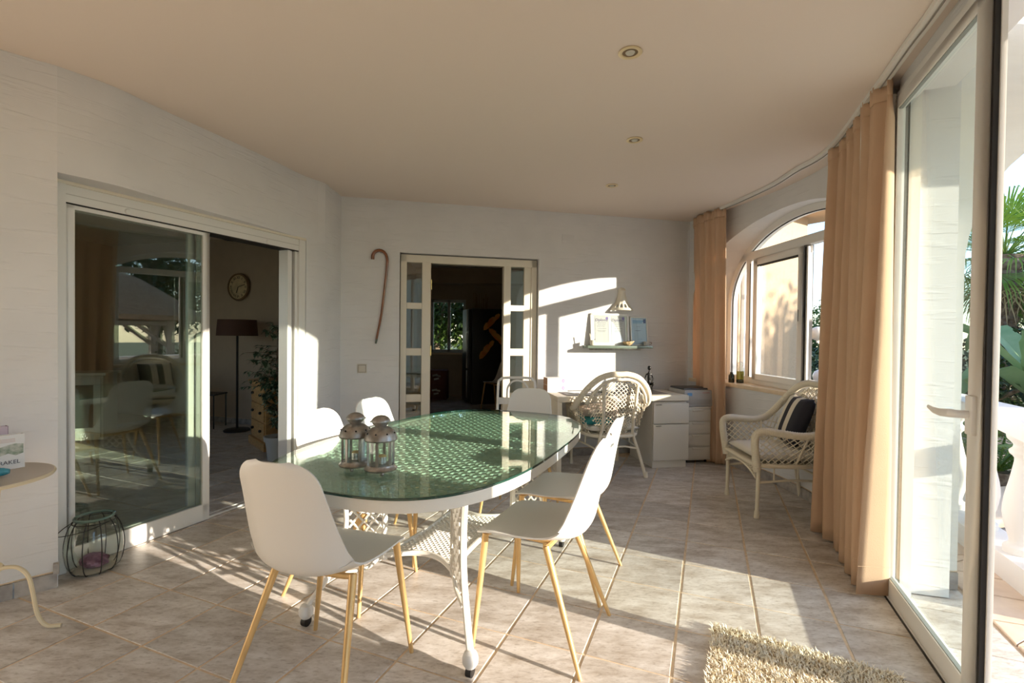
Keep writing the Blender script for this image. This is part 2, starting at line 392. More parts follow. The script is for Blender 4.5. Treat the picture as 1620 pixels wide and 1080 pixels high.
# ---- back wall with the doorway
wb_ = sroot('wall_back')
S0, S1, DZ = -1.385, 0.028, 2.07
def bslab(s0, s1, z0, z1, d0=0.0, d1=-0.22): return MB().prism([P2(bw(s0, d0)), P2(bw(s1, d0)), P2(bw(s1, d1)), P2(bw(s0, d1))], z0, z1)
bslab(-2.05, S0, 0, H).build('wall_panel', PLASTER, wb_)
bslab(S1, 1.95, 0, H).build('wall_panel', PLASTER, wb_)
bslab(S0, S1, DZ, H).build('wall_panel', PLASTER, wb_)
bb = sroot('baseboard_back')
baseboard(bb, [bw(0.03, 0.0), bw(1.75, 0.0)], L0=0.33)
# flush junction box covers, painted like the wall
for s0, s1, z0, z1 in ((-1.841, -1.675, 2.247, 2.357), (0.273, 0.408, 2.245, 2.338)):
    c = bw((s0+s1)/2, 0.002, (z0+z1)/2)
    o = MB().box((0, 0, 0), (s1-s0, 0.006, z1-z0)).build('cover_plate', PLASTER, bevel=0.002, loc=c, rz=YM)
    tag(o, 'square junction cover high on the wall above the walking cane' if s0 < 0 else 'square junction cover high on the wall above the wall shelf', 'cover plate')

# ---- right wall: concave bay wall with an arched window opening
WC, WA, WB_, WZS, WSILL = 4.16, 1.25, 0.78, 1.62, 0.80
def warch(y):
    d = (y-WC)/WA
    return None if abs(d) >= 1 else WZS+WB_*sqrt(1-d*d)
ys = [2.45+(5.5-2.45)*i/30 for i in range(31)]
# exact opening edges
ys += [WC-WA, WC+WA, WC-WA+0.02, WC+WA-0.02, WC-WA+0.06, WC+WA-0.06, WC-WA+0.12, WC+WA-0.12]; ys = sorted(set([y for y in ys if 2.45 <= y <= 5.5]))
def wn(y):
    e = 0.01; t = Vector((RX(y+e)-RX(y-e), 2*e, 0)).normalized(); return Vector((t.y, -t.x, 0))   # outward
mb = MB()
def arch_or(y): a = warch(y); return a if a else WZS
for y0, y1 in zip(ys[:-1], ys[1:]):
    p0, p1 = Vector((RX(y0), y0, 0)), Vector((RX(y1), y1, 0)); n0, n1 = wn(y0)*0.24, wn(y1)*0.24
    op = (WC-WA-1e-6) <= y0 and y1 <= (WC+WA+1e-6)
    for off0, off1, flip in ((Vector(), Vector(), False), (n0, n1, True)):
        a, b = p0+off0, p1+off1
        bands = [(0, 0, H, H)] if not op else [(0, 0, WSILL, WSILL), (arch_or(y0), arch_or(y1), H, H)]
        for za, zb, zc, zd in bands:
            q = [(a.x, a.y, za), (b.x, b.y, zb), (b.x, b.y, zd), (a.x, a.y, zc)]
            if flip: q = q[::-1]
            mb.quad(*q)
    if op:
        for z0, z1 in ((WSILL, WSILL), (arch_or(y0), arch_or(y1))):
            mb.quad((p0.x, p0.y, z0), (p1.x, p1.y, z1), ((p1+n1).x, (p1+n1).y, z1), ((p0+n0).x, (p0+n0).y, z0))
for y in (WC-WA, WC+WA):
    p = Vector((RX(y), y, 0)); q = p+wn(y)*0.24
    mb.quad((p.x, p.y, WSILL), (q.x, q.y, WSILL), (q.x, q.y, WZS), (p.x, p.y, WZS))
e0 = Vector((RX(2.45), 2.45, 0)); e1 = e0+wn(2.45)*0.24
mb.quad((e0.x, e0.y, 0), (e1.x, e1.y, 0), (e1.x, e1.y, H), (e0.x, e0.y, H))
wr = sroot('wall_right')
mb.build('wall_panel', PLASTER, wr, ang=25)
# the corner between bay and back wall
MB().prism([(1.97, 5.46), (2.3, 5.5), (2.3, 5.8), (1.9, 5.7)], 0, H).build('wall_panel', PLASTER, wr)
bb = sroot('baseboard_right')
baseboard(bb, [Vector((RX(y), y, 0)) for y in [2.6+0.07*k for k in range(40)]], L0=0.33, h=0.08, t=0.012, inward=-1)
# strip of wall above and beside the glass doors, nearer the camera
def dslab(s0, s1, z0, z1, b0=0.86, b1=1.08): return MB().prism([P2(DB(s0, b0)), P2(DB(s1, b0)), P2(DB(s1, b1)), P2(DB(s0, b1))], z0, z1)
dslab(-2.4, 2.97, 2.50, H).build('wall_panel', PLASTER, wr)
dslab(0.45, 1.30, 0, 2.5).build('wall_panel', PLASTER, wr)
dslab(-2.4, -1.75, 0, 2.5).build('wall_panel', PLASTER, wr)
# wall behind the camera
wf = sroot('wall_front')
MB().prism([(-3.6, -2.2), (0.15, -2.2), (0.15, -2.4), (-3.6, -2.4)], 0, H).build('wall_panel', PLASTER, wf)

# ---- bay window
wdir = Vector((-0.06, 1, 0)).normalized(); wout = Vector((wdir.y, -wdir.x, 0)); WP = Vector((2.45, 4.1, 0))
def wp(w, z, o=0.0): p = WP+wdir*w+wout*o; return Vector((p.x, p.y, z))
FA, FB, FZS = 1.14, 0.69, 1.634
def fz(w, a=FA, b=FB): return FZS+b*sqrt(max(0, 1-(w/a)**2))
win = sroot('window_1')
def loop(a, b, z0, n=40):
    pts = [(a, z0)]
    for k in range(n+1):
        t = pi*k/n; pts.append((a*cos(t), FZS+b*sin(t)))
    pts.append((-a, z0)); return pts
# reveal between wall opening and frame
inner = loop(FA+0.05, FB+0.05, 0.83)
def wall_loop(n=40):
    pts = [(WC+WA*0.998, WSILL)]
    for k in range(n+1):
        t = pi*k/n; y = WC+WA*0.998*cos(t); pts.append((y, WZS+WB_*sin(t)))
    pts.append((WC-WA*0.998, WSILL)); return pts
outer = wall_loop()
mb = MB(); vs = []
for (y, z), (w, z2) in zip(outer, inner):
    a = Vector((RX(y)+0.001, y, z)); b = wp(w, z2, 0.03)
    for t in (0, 0.5, 1): vs.append(a.lerp(b, t))
fs = [(i*3+k, i*3+k+1, i*3+k+4, i*3+k+3) for i in range(len(outer)-1) for k in range(2)]
mb.add(vs, fs); mb.build('reveal', WHITE if False else PLASTER, win, ang=40)
# sill board
mb = MB(); yy = [WC-WA+2*WA*i/24 for i in range(25)]
front = [Vector((RX(y)-0.025, y, 0)) for y in yy]; back = [wp((y-4.1)*0.96, 0, 0.05) for y in yy]
mb.prism([P2(p) for p in front]+[P2(p) for p in reversed(back)], 0.785, 0.822)
mb.build('window_sill', STONE, win, bevel=0.004)
def wbar(w0, w1, z0, z1, o0=-0.02, o1=0.05, m=ALU, name='window_frame', bev=0.004):
    return MB().prism([P2(wp(w0, 0, o0)), P2(wp(w1, 0, o0)), P2(wp(w1, 0, o1)), P2(wp(w0, 0, o1))], z0, z1).build(name, m, win, bevel=bev)
# arched outer frame band
def band(o0, o1, a0, b0, a1, b1, z0, n=48):
    mb = MB(); vs = []
    L0 = loop(a0, b0, z0, n); L1 = loop(a1, b1, z0, n)
    for (w, z), (w2, z2) in zip(L0, L1): vs += [wp(w, z, o0), wp(w2, z2, o0), wp(w2, z2, o1), wp(w, z, o1)]
    fs = []
    for i in range(len(L0)-1):
        for k in range(4): fs.append((i*4+k, i*4+(k+1) % 4, (i+1)*4+(k+1) % 4, (i+1)*4+k))
    fs += [(0, 1, 2, 3), tuple((len(L0)-1)*4+k for k in (3, 2, 1, 0))]
    mb.add(vs, fs); return mb
band(-0.02, 0.05, FA, FB, FA+0.07, FB+0.07, 0.83).build('window_frame', ALU, win)
band(-0.004, 0.002, FA-0.008, FB-0.008, FA, FB, 0.9).build('black_seal', BLACKGAP, win)
wbar(-1.18, 1.18, 0.822, 0.885)                      # bottom rail
wbar(-1.10, 1.10, 2.055, 2.135)                      # transom
for w0, w1 in ((0.76, 0.845), (-0.845, -0.76)): wbar(w0, w1, 0.88, 2.06, -0.022, 0.05, name='mullion')
wbar(0.762, 0.776, 0.89, 2.02, -0.0245, -0.0215, BLACKGAP, 'black_seal', 0)
def sash(w0, w1, o, seal=None):
    r = MB()
    for a, b, z0, z1 in ((w0, w0+0.065, 0.87, 2.05), (w1-0.065, w1, 0.87, 2.05), (w0, w1, 0.87, 0.925), (w0, w1, 1.985, 2.05)):
        r.prism([P2(wp(a, 0, o)), P2(wp(b, 0, o)), P2(wp(b, 0, o+0.028)), P2(wp(a, 0, o+0.028))], z0, z1)
    s = r.build('sash', ALU, win, bevel=0.003)
    MB().prism([P2(wp(w0+0.06, 0, o+0.012)), P2(wp(w1-0.06, 0, o+0.012)), P2(wp(w1-0.06, 0, o+0.016)), P2(wp(w0+0.06, 0, o+0.016))], 0.92, 1.99).build('pane', GLASS, s, smooth=False)
    MB().prism([P2(wp(w0+0.065, 0, o-0.001)), P2(wp(w1-0.065, 0, o-0.001)), P2(wp(w1-0.065, 0, o+0.006)), P2(wp(w0+0.065, 0, o+0.006))], 1.974, 1.986).build('seal', BLACKGAP, s, smooth=False)
    return s
s1_ = sash(-0.045, 0.70, -0.032)
wbar(0.004-0.0, 0.009, 1.42, 1.52, -0.0345, -0.031, BLACKGAP, 'latch_slot', 0)
s2_ = sash(-0.085, 0.72, 0.002)
wbar(-0.066, -0.047, 0.89, 2.04, -0.018, 0.0, BLACKGAP, 'black_seal', 0)
wbar(-0.086, -0.066, 0.89, 2.04, -0.016, 0.002, ALU, 'edge_strip', 0)
# fixed panes: side lights and the lunette
def wpane(pts, o=0.014):
    mb = MB(); n = len(pts)
    vs = [wp(w, z, o) for w, z in pts]+[wp(w, z, o+0.004) for w, z in pts]
    mb.add(vs, [tuple(range(n)), tuple(range(2*n-1, n-1, -1))]+[(i, n+i, n+(i+1) % n, (i+1) % n) for i in range(n)])
    return mb.build('pane', GLASS, win, smooth=False)
lun = [(1.14*cos(pi*k/40), FZS+0.69*sin(pi*k/40)) for k in range(41)]
lp = [q for q in lun if q[1] > 2.12]; wpane(lp)
left = [(0.84, 0.88)]+[(1.14, 0.88)]+[q for q in lun if q[0] > 0.84]+[(0.84, 2.06)]
left = [(w, min(z, 2.06)) for w, z in left]; wpane(left); wpane([(-w, z) for w, z in left])

# ---- curtain rail on the ceiling
rail_pts = catmull([(1.98, 5.20, 0), (2.075, 4.80, 0), (2.165, 4.12, 0), (2.150, 3.72, 0), (2.135, 3.30, 0), (1.865, 2.53, 0), (1.705, 2.115, 0), (1.61, 1.86, 0), (1.30, 1.12, 0), (0.9, 0.1, 0)], 6)
rl = thing('curtain_rail', 'white ceiling rail that carries the sand coloured curtains', 'curtain rail', (2.1, 4.0, H))
def rel(o, p): return Vector(p)-o.location
mb = MB(); vs = []
for i, p in enumerate(rail_pts):
    t = (rail_pts[min(i+1, len(rail_pts)-1)]-rail_pts[max(0, i-1)]).normalized(); n = Vector((t.y, -t.x, 0))
    for o_, z in ((-0.022, -0.001), (0.022, -0.001), (0.022, -0.026), (-0.022, -0.026)): q = p+n*o_; vs.append((q.x-2.1, q.y-4.0, z))
m_ = len(rail_pts)
mb.add(vs, [(i*4+k, i*4+(k+1) % 4, (i+1)*4+(k+1) % 4, (i+1)*4+k) for i in range(m_-1) for k in range(4)]+[(0, 1, 2, 3), ((m_-1)*4+3, (m_-1)*4+2, (m_-1)*4+1, (m_-1)*4)])
mb.build('rail_profile', WHITE, rl)
MB().tube([rel(rl, p+Vector((0, 0, H-0.029))) for p in rail_pts], 0.004, 4).build('runner_slot', mat('grey_slot', (0.25, 0.23, 0.2), 0.6), rl)

# ---- door 1: white sliding door to the living room
d1 = sroot('door_1')
O1 = Vector((-2.351, 2.491, 0))
D1 = Vector((0.376, 0.927, 0)).normalized(); N1 = Vector((D1.y, -D1.x, 0))        # N1 points into the room
def dp(a, o=0.0, z=0.0): p = O1+D1*a+N1*o; return Vector((p.x, p.y, z))
def dbar(a0, a1, z0, z1, o0=-0.06, o1=0.0, m=ALU, name='door_frame', bev=0.003, par=None):
    return MB().prism([P2(dp(a0, o0)), P2(dp(a1, o0)), P2(dp(a1, o1)), P2(dp(a0, o1))], z0, z1).build(name, m, par or d1, bevel=bev)
dbar(0.0, 0.047, 0, 2.05, -0.12, 0.004)
dbar(0.047, 0.064, 0, 1.95, -0.12, -0.006)
dbar(1.60, 1.665, 0, 2.05, -0.12, 0.004)
dbar(0.0, 1.665, 2.036, 2.056, -0.14, 0.012, CREAM)
box_ = dbar(0.047, 1.60, 1.945, 2.036, -0.12, -0.002, name='shutter_box')
dbar(0.047, 1.60, 1.985, 1.989, -0.12, 0.0, mat('shade_line', (0.55, 0.53, 0.5), .5), 'box_seam', 0)
dbar(0.05, 1.60, 1.938, 1.945, -0.12, -0.004, BLACKGAP, 'black_seal', 0)
for a in (0.34, 1.30):
    MB().lathe([(0.0, 0.008), (0.014, 0.006), (0.018, 0.0)], n=14).build('screw_cap', WHITE, box_).matrix_local = frame_mat(dp(a, -0.001, 1.962), D1, Z) @ Matrix.Rotation(0, 4, 'X')
def leaf1(a0, a1, o0, o1, zt=1.937, zb=0.012, wl_=0.03, wr_=0.045):
    r = MB()
    for x0, x1, z0, z1 in ((a0, a0+wl_, zb, zt), (a1-wr_, a1, zb, zt), (a0, a1, zb, zb+0.105), (a0, a1, zt-0.022, zt)):
        r.prism([P2(dp(x0, o0)), P2(dp(x1, o0)), P2(dp(x1, o1)), P2(dp(x0, o1))], z0, z1)
    s = r.build('door_leaf', ALU, d1, bevel=0.003); om = (o0+o1)/2
    MB().prism([P2(dp(a0+wl_-0.005, om)), P2(dp(a1-wr_+0.005, om)), P2(dp(a1-wr_+0.005, om+0.005)), P2(dp(a0+wl_-0.005, om+0.005))], zb+0.10, zt-0.02).build('pane', GLASSD, s, smooth=False)
    return s
leaf1(0.050, 0.838, -0.036, -0.006, wl_=0.04)
leaf1(0.056, 0.775, -0.086, -0.056)
dbar(0.765, 0.792, 0.115, 1.92, -0.038, -0.030, mat('grey_profile', (0.42, 0.43, 0.40), .4), 'glazing_bead', 0)
# stacked profiles of the pocket on the right side
for k, (a0, a1, o1, m) in enumerate(((1.505, 1.53, -0.02, ALU), (1.53, 1.535, -0.05, BLACKGAP), (1.535, 1.56, -0.035, ALU), (1.56, 1.578, -0.07, BLACKGAP), (1.578, 1.602, -0.02, ALU))):
    dbar(a0, a1, 0.0, 1.94, -0.115, o1, m, 'side_track', 0)
dbar(0.06, 1.60, 0.0, 0.012, -0.045, -0.035, ALU, 'floor_track', 0)
dbar(0.06, 1.60, 0.0, 0.006, -0.11, -0.10, ALU, 'floor_track', 0)
dbar(0.0, 1.66, -0.002, 0.003, -0.14, 0.0, STONE if False else TILE, 'threshold', 0)

# ---- door 2: cream framed doorway with glazed side lights
d2 = sroot('door_2')
def fbar(s0, s1, z0, z1, o0=-0.10, o1=-0.05, m=CREAM, name='door_frame', bev=0.004, par=None):
    return MB().prism([P2(bw(s0, o0)), P2(bw(s1, o0)), P2(bw(s1, o1)), P2(bw(s0, o1))], z0, z1).build(name, m, par or d2, bevel=bev)
fbar(-1.377, -1.318, 0, 2.06, -0.14); fbar(-0.040, 0.020, 0, 2.06, -0.14); fbar(-1.377, 0.02, 1.985, 2.06, -0.14)
fbar(-0.115, -0.040, 0, 1.99, -0.12, -0.06, name='side_post')
fbar(-1.168, -1.083, 0, 1.99, -0.13, -0.045, name='post'); fbar(-0.336, -0.262, 0, 1.99, -0.13, -0.045, name='post')
fbar(-1.083, -1.078, 0, 1.985, -0.12, -0.06, mat('brown_edge', (0.25, 0.15, 0.07), .6), 'leaf_edge', 0)
for lo, hi in ((-1.318, -1.168), (-0.262, -0.113)):
    for z0, z1 in ((0.0, 0.20), (0.597, 0.672), (1.060, 1.133), (1.524, 1.586)):
        fbar(lo, hi, z0, z1, -0.11, -0.058, name='muntin', bev=0.008)
    for z0, z1 in ((0.20, 0.597), (0.672, 1.06), (1.133, 1.524), (1.586, 1.985)):
        fbar(lo, hi, z0, z1, -0.088, -0.084, GLASSD, 'pane', 0)
BR = mat('brass', (0.75, 0.58, 0.25), 0.3, metal=0.8)
for z in (0.3, 1.06, 1.72):
    MB().tube([bw(-1.078, -0.045, z), bw(-1.078, -0.045, z+0.10)], 0.007, 8).build('hinge', BR, d2)

# ---- door 3: open glazed leaf to the terrace
d3 = sroot('door_3')
def lbar(s0, s1, z0, z1, b0=0.84, b1=0.885, m=ALU, name='door_frame', bev=0.003, par=None):
    return MB().prism([P2(DB(s0, b0)), P2(DB(s1, b0)), P2(DB(s1, b1)), P2(DB(s0, b1))], z0, z1).build(name, m, par or d3, bevel=bev)
lf = MB()
for s0, s1, z0, z1 in ((2.066, 2.165, 0.014, 2.462), (2.925, 2.952, 0.014, 2.462), (2.066, 2.952, 0.014, 0.098), (2.066, 2.952, 2.412, 2.462)):
    lf.prism([P2(DB(s0, 0.84)), P2(DB(s1, 0.84)), P2(DB(s1, 0.873)), P2(DB(s0, 0.873))], z0, z1)
lf = lf.build('door_leaf', ALU, d3, bevel=0.004)
lbar(2.155, 2.935, 0.09, 2.42, 0.862, 0.868, GLASSL, 'pane', 0, lf)
for s0, s1, z0, z1 in ((2.163, 2.169, 0.09, 2.42), (2.16, 2.93, 0.094, 0.102), (2.16, 2.93, 2.408, 2.416)):
    lbar(s0, s1, z0, z1, 0.846, 0.862, mat('grey_rubber', (0.30, 0.33, 0.31), .6), 'glazing_seal', 0, lf)
lbar(2.052, 2.067, 0.014, 2.462, 0.843, 0.857, BLACKGAP, 'black_seal', 0, lf)
lbar(2.046, 2.066, 0.014, 2.462, 0.857, 0.873, ALU, 'edge_strip', 0.002, lf)
# lever handle
hd = MB()
hd.prism([P2(DB(2.098, 0.826)), P2(DB(2.148, 0.826)), P2(DB(2.148, 0.842)), P2(DB(2.098, 0.842))], 0.955, 1.09)
hd = hd.build('handle_plate', WHITE, lf, bevel=0.006)
lv = MB(); hp = [DB(2.122, 0.83, 1.025), DB(2.122, 0.795, 1.025), DB(2.135, 0.782, 1.025), DB(2.20, 0.780, 1.018), DB(2.27, 0.783, 1.017), DB(2.335, 0.789, 1.022)]
lv.tube(hp, [0.013, 0.013, 0.014, 0.013, 0.011, 0.007], 10, flat=(0.75, 1.1)); lv.build('lever', WHITE, hd)
# fixed frame, threshold and the dark jamb behind the curtain
lbar(2.955, 2.962, 0, 2.50, 0.845, 0.90, BLACKGAP, 'jamb_gap', 0); lbar(2.962, 3.03, 0, 2.50, 0.83, 0.95)
lbar(-1.75, 0.45, 2.465, 2.50, 0.845, 0.93); lbar(1.30, 3.03, 2.465, 2.50, 0.845, 0.93)
lbar(1.30, 1.34, 0, 2.47, 0.845, 0.93); lbar(1.30, 2.96, 0.0, 0.012, 0.836, 0.90); lbar(1.30, 2.96, 0.0, 0.004, 0.828, 0.838, BLACKGAP, 'threshold_gap', 0)
# wall at the end of the glass door (reveal) and terrace side wall with arch
# unseen second glazed opening, added further back to let in more light
d4 = sroot('added_light_door')
for s in (-1.75, -0.67, 0.41): lbar(s, s+0.04, 0, 2.47, 0.845, 0.90, par=d4)
lbar(-1.75, 0.45, 0, 0.08, 0.845, 0.90, par=d4)
for s in (-1.71, -0.63): lbar(s, s+1.04, 0.08, 2.465, 0.868, 0.872, GLASS, 'pane', 0, d4)

# ================================================================== ROOMS BEHIND
lr = sroot('wall_living_room')
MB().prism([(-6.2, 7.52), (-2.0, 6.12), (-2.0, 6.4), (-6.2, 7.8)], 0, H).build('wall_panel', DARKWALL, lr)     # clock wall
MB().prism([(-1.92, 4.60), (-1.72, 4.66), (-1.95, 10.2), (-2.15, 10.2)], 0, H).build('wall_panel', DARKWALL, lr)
for y0, y1, z0, z1 in ((-0.4, 1.0, 0, H), (3.6, 7.7, 0, H), (1.0, 3.6, 0, 0.8), (1.0, 3.6, 2.2, H)):  # unseen opening left in this wall to brighten the living room
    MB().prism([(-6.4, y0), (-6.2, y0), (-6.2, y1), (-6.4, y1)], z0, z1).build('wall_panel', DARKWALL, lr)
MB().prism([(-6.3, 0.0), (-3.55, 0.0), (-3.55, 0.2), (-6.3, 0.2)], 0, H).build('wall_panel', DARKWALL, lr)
bb = sroot('baseboard_living_room')
baseboard(bb, [Vector((-4.9, 7.087, 0)), Vector((-2.6, 6.32, 0))], L0=0.33)
kr = sroot('wall_kitchen')
kwx0, kwx1, kwz0, kwz1 = -1.66, -0.95, 0.90, 1.98
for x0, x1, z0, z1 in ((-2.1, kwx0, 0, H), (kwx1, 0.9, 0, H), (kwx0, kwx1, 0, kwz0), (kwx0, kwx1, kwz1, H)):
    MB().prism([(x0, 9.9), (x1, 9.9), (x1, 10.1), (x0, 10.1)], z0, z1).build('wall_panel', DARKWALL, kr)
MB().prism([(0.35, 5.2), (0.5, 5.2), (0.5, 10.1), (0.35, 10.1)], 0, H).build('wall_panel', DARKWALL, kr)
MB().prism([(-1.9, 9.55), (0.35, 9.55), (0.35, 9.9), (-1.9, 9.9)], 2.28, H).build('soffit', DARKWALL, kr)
w2 = sroot('window_2')
for x0, x1, z0, z1 in ((kwx0, kwx0+0.05, kwz0, kwz1), (kwx1-0.05, kwx1, kwz0, kwz1), (-1.325, -1.265, kwz0, kwz1), (kwx0, kwx1, kwz0, kwz0+0.06), (kwx0, kwx1, kwz1-0.06, kwz1)):
    MB().prism([(x0, 9.93), (x1, 9.93), (x1, 9.98), (x0, 9.98)], z0, z1).build('window_frame', WHITE, w2, bevel=0.004)
for x0, x1 in ((-1.61, -1.325), (-1.265, -1.0)): MB().prism([(x0, 9.955), (x1, 9.955), (x1, 9.96), (x0, 9.96)], 0.95, 1.93).build('pane', GLASS, w2, smooth=False)
MB().prism([(kwx0-0.05, 9.82), (kwx1+0.05, 9.82), (kwx1+0.05, 9.93), (kwx0-0.05, 9.93)], 0.86, 0.90).build('window_sill', STONE, w2, bevel=0.004)

# ================================================================== DINING TABLE
TC = Vector((-0.285, 2.505, 0)); TR = -YA       # local x = B, local y = A
TA, TB, TN, TOPZ = 0.565, 0.945, 3.0, 0.745
def sell(t, a=TA, b=TB, n=TN):
    c, s = cos(t), sin(t); return (a*math.copysign(abs(c)**(2/n), c), b*math.copysign(abs(s)**(2/n), s))
tb = thing('dining_table', 'large oval dining table of white cast metal with green glass top and lattice shelf', 'table', TC, TR)
ol = [sell(2*pi*k/96) for k in range(96)]
def ring_band(o, w, z0, z1):
    mb = MB(); n = len(o); vs = []
    for x, y in o:
        k = 1-w/sqrt(x*x+y*y); vs += [(x, y, z0), (x, y, z1), (x*k, y*k, z1), (x*k, y*k, z0)]
    mb.add(vs, [(i*4+k, ((i+1) % n)*4+k, ((i+1) % n)*4+(k+1) % 4, i*4+(k+1) % 4) for i in range(n) for k in range(4)]); return mb
ring_band([(x*0.993, y*0.993) for x, y in ol], 0.035, TOPZ-0.052, TOPZ-0.010).build('table_rim', CAST, tb, bevel=0.0)
gt = MB(); n = len(ol); g0, g1 = TOPZ-0.0095, TOPZ
rings = [(1.0, g0+0.002), (0.997, g0), (1.0, g1-0.002), (0.997, g1)]
gv = [(x*0.996, y*0.996, g0) for x, y in ol]+[(x, y, g0+0.0015) for x, y in ol]+[(x, y, g1-0.0015) for x, y in ol]+[(x*0.996, y*0.996, g1) for x, y in ol]
gt.add(gv, [tuple(range(n-1, -1, -1)), tuple(range(3*n, 4*n))], 0)
o_ = MB.add
gt.f += [(r*n+i, r*n+(i+1) % n, (r+1)*n+(i+1) % n, (r+1)*n+i) for r in range(3) for i in range(n)]; gt.m += [1]*(3*n)
gt.build('glass_top', [GLASST, GEDGE], tb, ang=20)
# openwork pattern plate under the glass
def lattice(mb, inside, x0, x1, y0, y1, cell, z0, z1, w=0.009, ring=True):
    nx = int((x1-x0)/cell); ny = int((y1-y0)/cell)
    for i in range(nx):
        for j in range(ny):
            cx, cy = x0+(i+0.5)*cell, y0+(j+0.5)*cell
            if not inside(cx, cy): continue
            L = cell*0.72; zc = (z0+z1)/2; dz = z1-z0
            for a in (pi/4, -pi/4):
                dx, dy = L*cos(a), L*sin(a); mb.tube([(cx-dx, cy-dy, zc), (cx+dx, cy+dy, zc)], w*0.62, 4, cap=False, flat=(1, 0.9))
            if ring:
                k = 6; r0, r1 = cell*0.20, cell*0.33; vs = []
                for q in range(k):
                    a = 2*pi*q/k; vs += [(cx+r1*0.9*cos(a), cy+r1*0.9*sin(a), z1+0.005), (cx+r0*cos(a), cy+r0*sin(a), z1), (cx+r1*1.15*cos(a), cy+r1*1.15*sin(a), z0)]
                fs = []
                for q in range(k): p = (q+1) % k; fs += [(q*3, p*3, p*3+1, q*3+1), (q*3+2, p*3+2, p*3, q*3)]
                mb.add(vs, fs)
inside_t = lambda x, y: (abs(x)/(TA-0.035))**TN+(abs(y)/(TB-0.035))**TN < 0.97
mb = MB(); lattice(mb, inside_t, -TA, TA, -TB, TB, 0.050, TOPZ-0.028, TOPZ-0.020, w=0.009)
tag(mb.build('pattern_plate', CAST, tb, smooth=False), kind='stuff')
# legs with radial lattice panels
def leg_unit(sx, sy):
    top = Vector((sx*0.345, sy*0.545, TOPZ-0.05)); foot = Vector((sx*0.400, sy*0.605, 0.085)); post = Vector((sx*0.180, sy*0.350, 0))
    mid = [top, Vector((sx*0.315, sy*0.50, 0.60)), Vector((sx*0.298, sy*0.475, 0.47)), Vector((sx*0.305, sy*0.485, 0.33)), Vector((sx*0.342, sy*0.53, 0.20)), foot]
    cv = catmull(mid, 6)
    mb = MB(); mb.tube(cv, [0.0145]*len(cv), 8, flat=(1.0, 0.8)); lg = mb.build('leg', CAST, tb)
    MB().lathe([(0.004, 0.034), (0.020, 0.038), (0.030, 0.055), (0.031, 0.072), (0.024, 0.092), (0.010, 0.10)], (foot.x, foot.y, 0.0), 16).build('caster_cap', WHITE, lg)
    MB().tube([(foot.x-0.011, foot.y, 0.023), (foot.x+0.011, foot.y, 0.023)], 0.022, 14).build('caster_wheel', BLACKGAP, lg)
    mb = MB(); MBp = Vector((post.x, post.y, 0.225))
    mb.box((post.x, post.y, 0.46), (0.022, 0.022, 0.47), rz=atan2(sy*0.2, sx*0.13)); pp = mb.build('post', CAST, tb, bevel=0.003)
    # lattice in the vertical plane between post and leg
    dr = Vector((top.x-post.x, top.y-post.y, 0)); Lr = dr.length; dr.normalize()
    def legr(z):
        for a, b in zip(cv[:-1], cv[1:]):
            if b.z <= z <= a.z: t = (a.z-z)/(a.z-b.z); p = a.lerp(b, t); return Vector((p.x-post.x, p.y-post.y, 0)).dot(dr)
        return Lr
    mb = MB(); c = 0.048; th = atan2(dr.y, dr.x); nrm = Vector((-dr.y, dr.x, 0))
    zb, zt = 0.25, 0.675
    for k in range(-6, 14):
        for sgn in (1, -1):
            # diagonals u = k*c +- (z-zb)
            pts = []; z = zb
            seg = []
            while z <= zt:
                u = k*c+sgn*(z-zb)*0.85
                lim = legr(z)-0.010; zmin = 0.25 if u < 0.10 else 0.25
                if 0.008 < u < lim: seg.append((u, z))
                else:
                    if len(seg) > 3: pts.append(seg)
                    seg = []
                z += 0.008
            if len(seg) > 3: pts.append(seg)
            for sg in pts:
                (u0, z0), (u1, z1) = sg[0], sg[-1]
                a = post+dr*u0; b = post+dr*u1
                mb.tube([(a.x, a.y, z0), (b.x, b.y, z1)], 0.0065, 4, flat=(1, 0.8))
    a = post+dr*0; b = post+dr*(legr(zt)); mb.tube([(a.x, a.y, zt+0.01), (b.x, b.y, zt+0.01)], 0.009, 6)
    # scrolled lower edge running down into the leg
    e = [Vector((post.x, post.y, 0.235)), post+dr*0.04+Z*0.225, post+dr*0.09+Z*0.20, post+dr*(legr(0.24)-0.01)+Z*0.20]
    mb.tube(catmull([Vector((p.x, p.y, p.z)) for p in e], 5), 0.009, 6)
    mb.build('lattice_panel', CAST, tb, smooth=False)
for sx in (-1, 1):
    for sy in (-1, 1): leg_unit(sx, sy)
# under rails
for sy in (-1, 1): MB().box((0, sy*0.45, TOPZ-0.06), (0.72, 0.03, 0.02)).build('under_rail', CAST, tb)
# lower shelf with concave ends
def shelf_in(x, y):
    ex = 0.185-0.03*(1-(y/0.36)**2); ey = 0.365-0.10*(1-(x/0.19)**2)
    return abs(x) < ex-0.01 and abs(y) < ey-0.01
mb = MB(); lattice(mb, shelf_in, -0.19, 0.19, -0.37, 0.37, 0.031, 0.243, 0.251, w=0.0085, ring=False)
tag(mb.build('shelf_plate', CAST, tb, smooth=False), kind='stuff')
mb = MB(); SH = []
for k in range(13): t = -1+2*k/12; SH.append((0.185*t, -(0.365-0.10*(1-t*t)), 0.247))
for k in range(1, 13): t = -1+2*k/12; SH.append(((0.185-0.03*(1-t*t)), 0.365*t, 0.247))
for k in range(1, 13): t = 1-2*k/12; SH.append((0.185*t, (0.365-0.10*(1-t*t)), 0.247))
for k in range(1, 12): t = 1-2*k/12; SH.append((-(0.185-0.03*(1-t*t)), 0.365*t, 0.247))
mb.tube(SH, 0.012, 6, closed=True, flat=(0.8, 1.2)); mb.build('shelf_rim', CAST, tb)

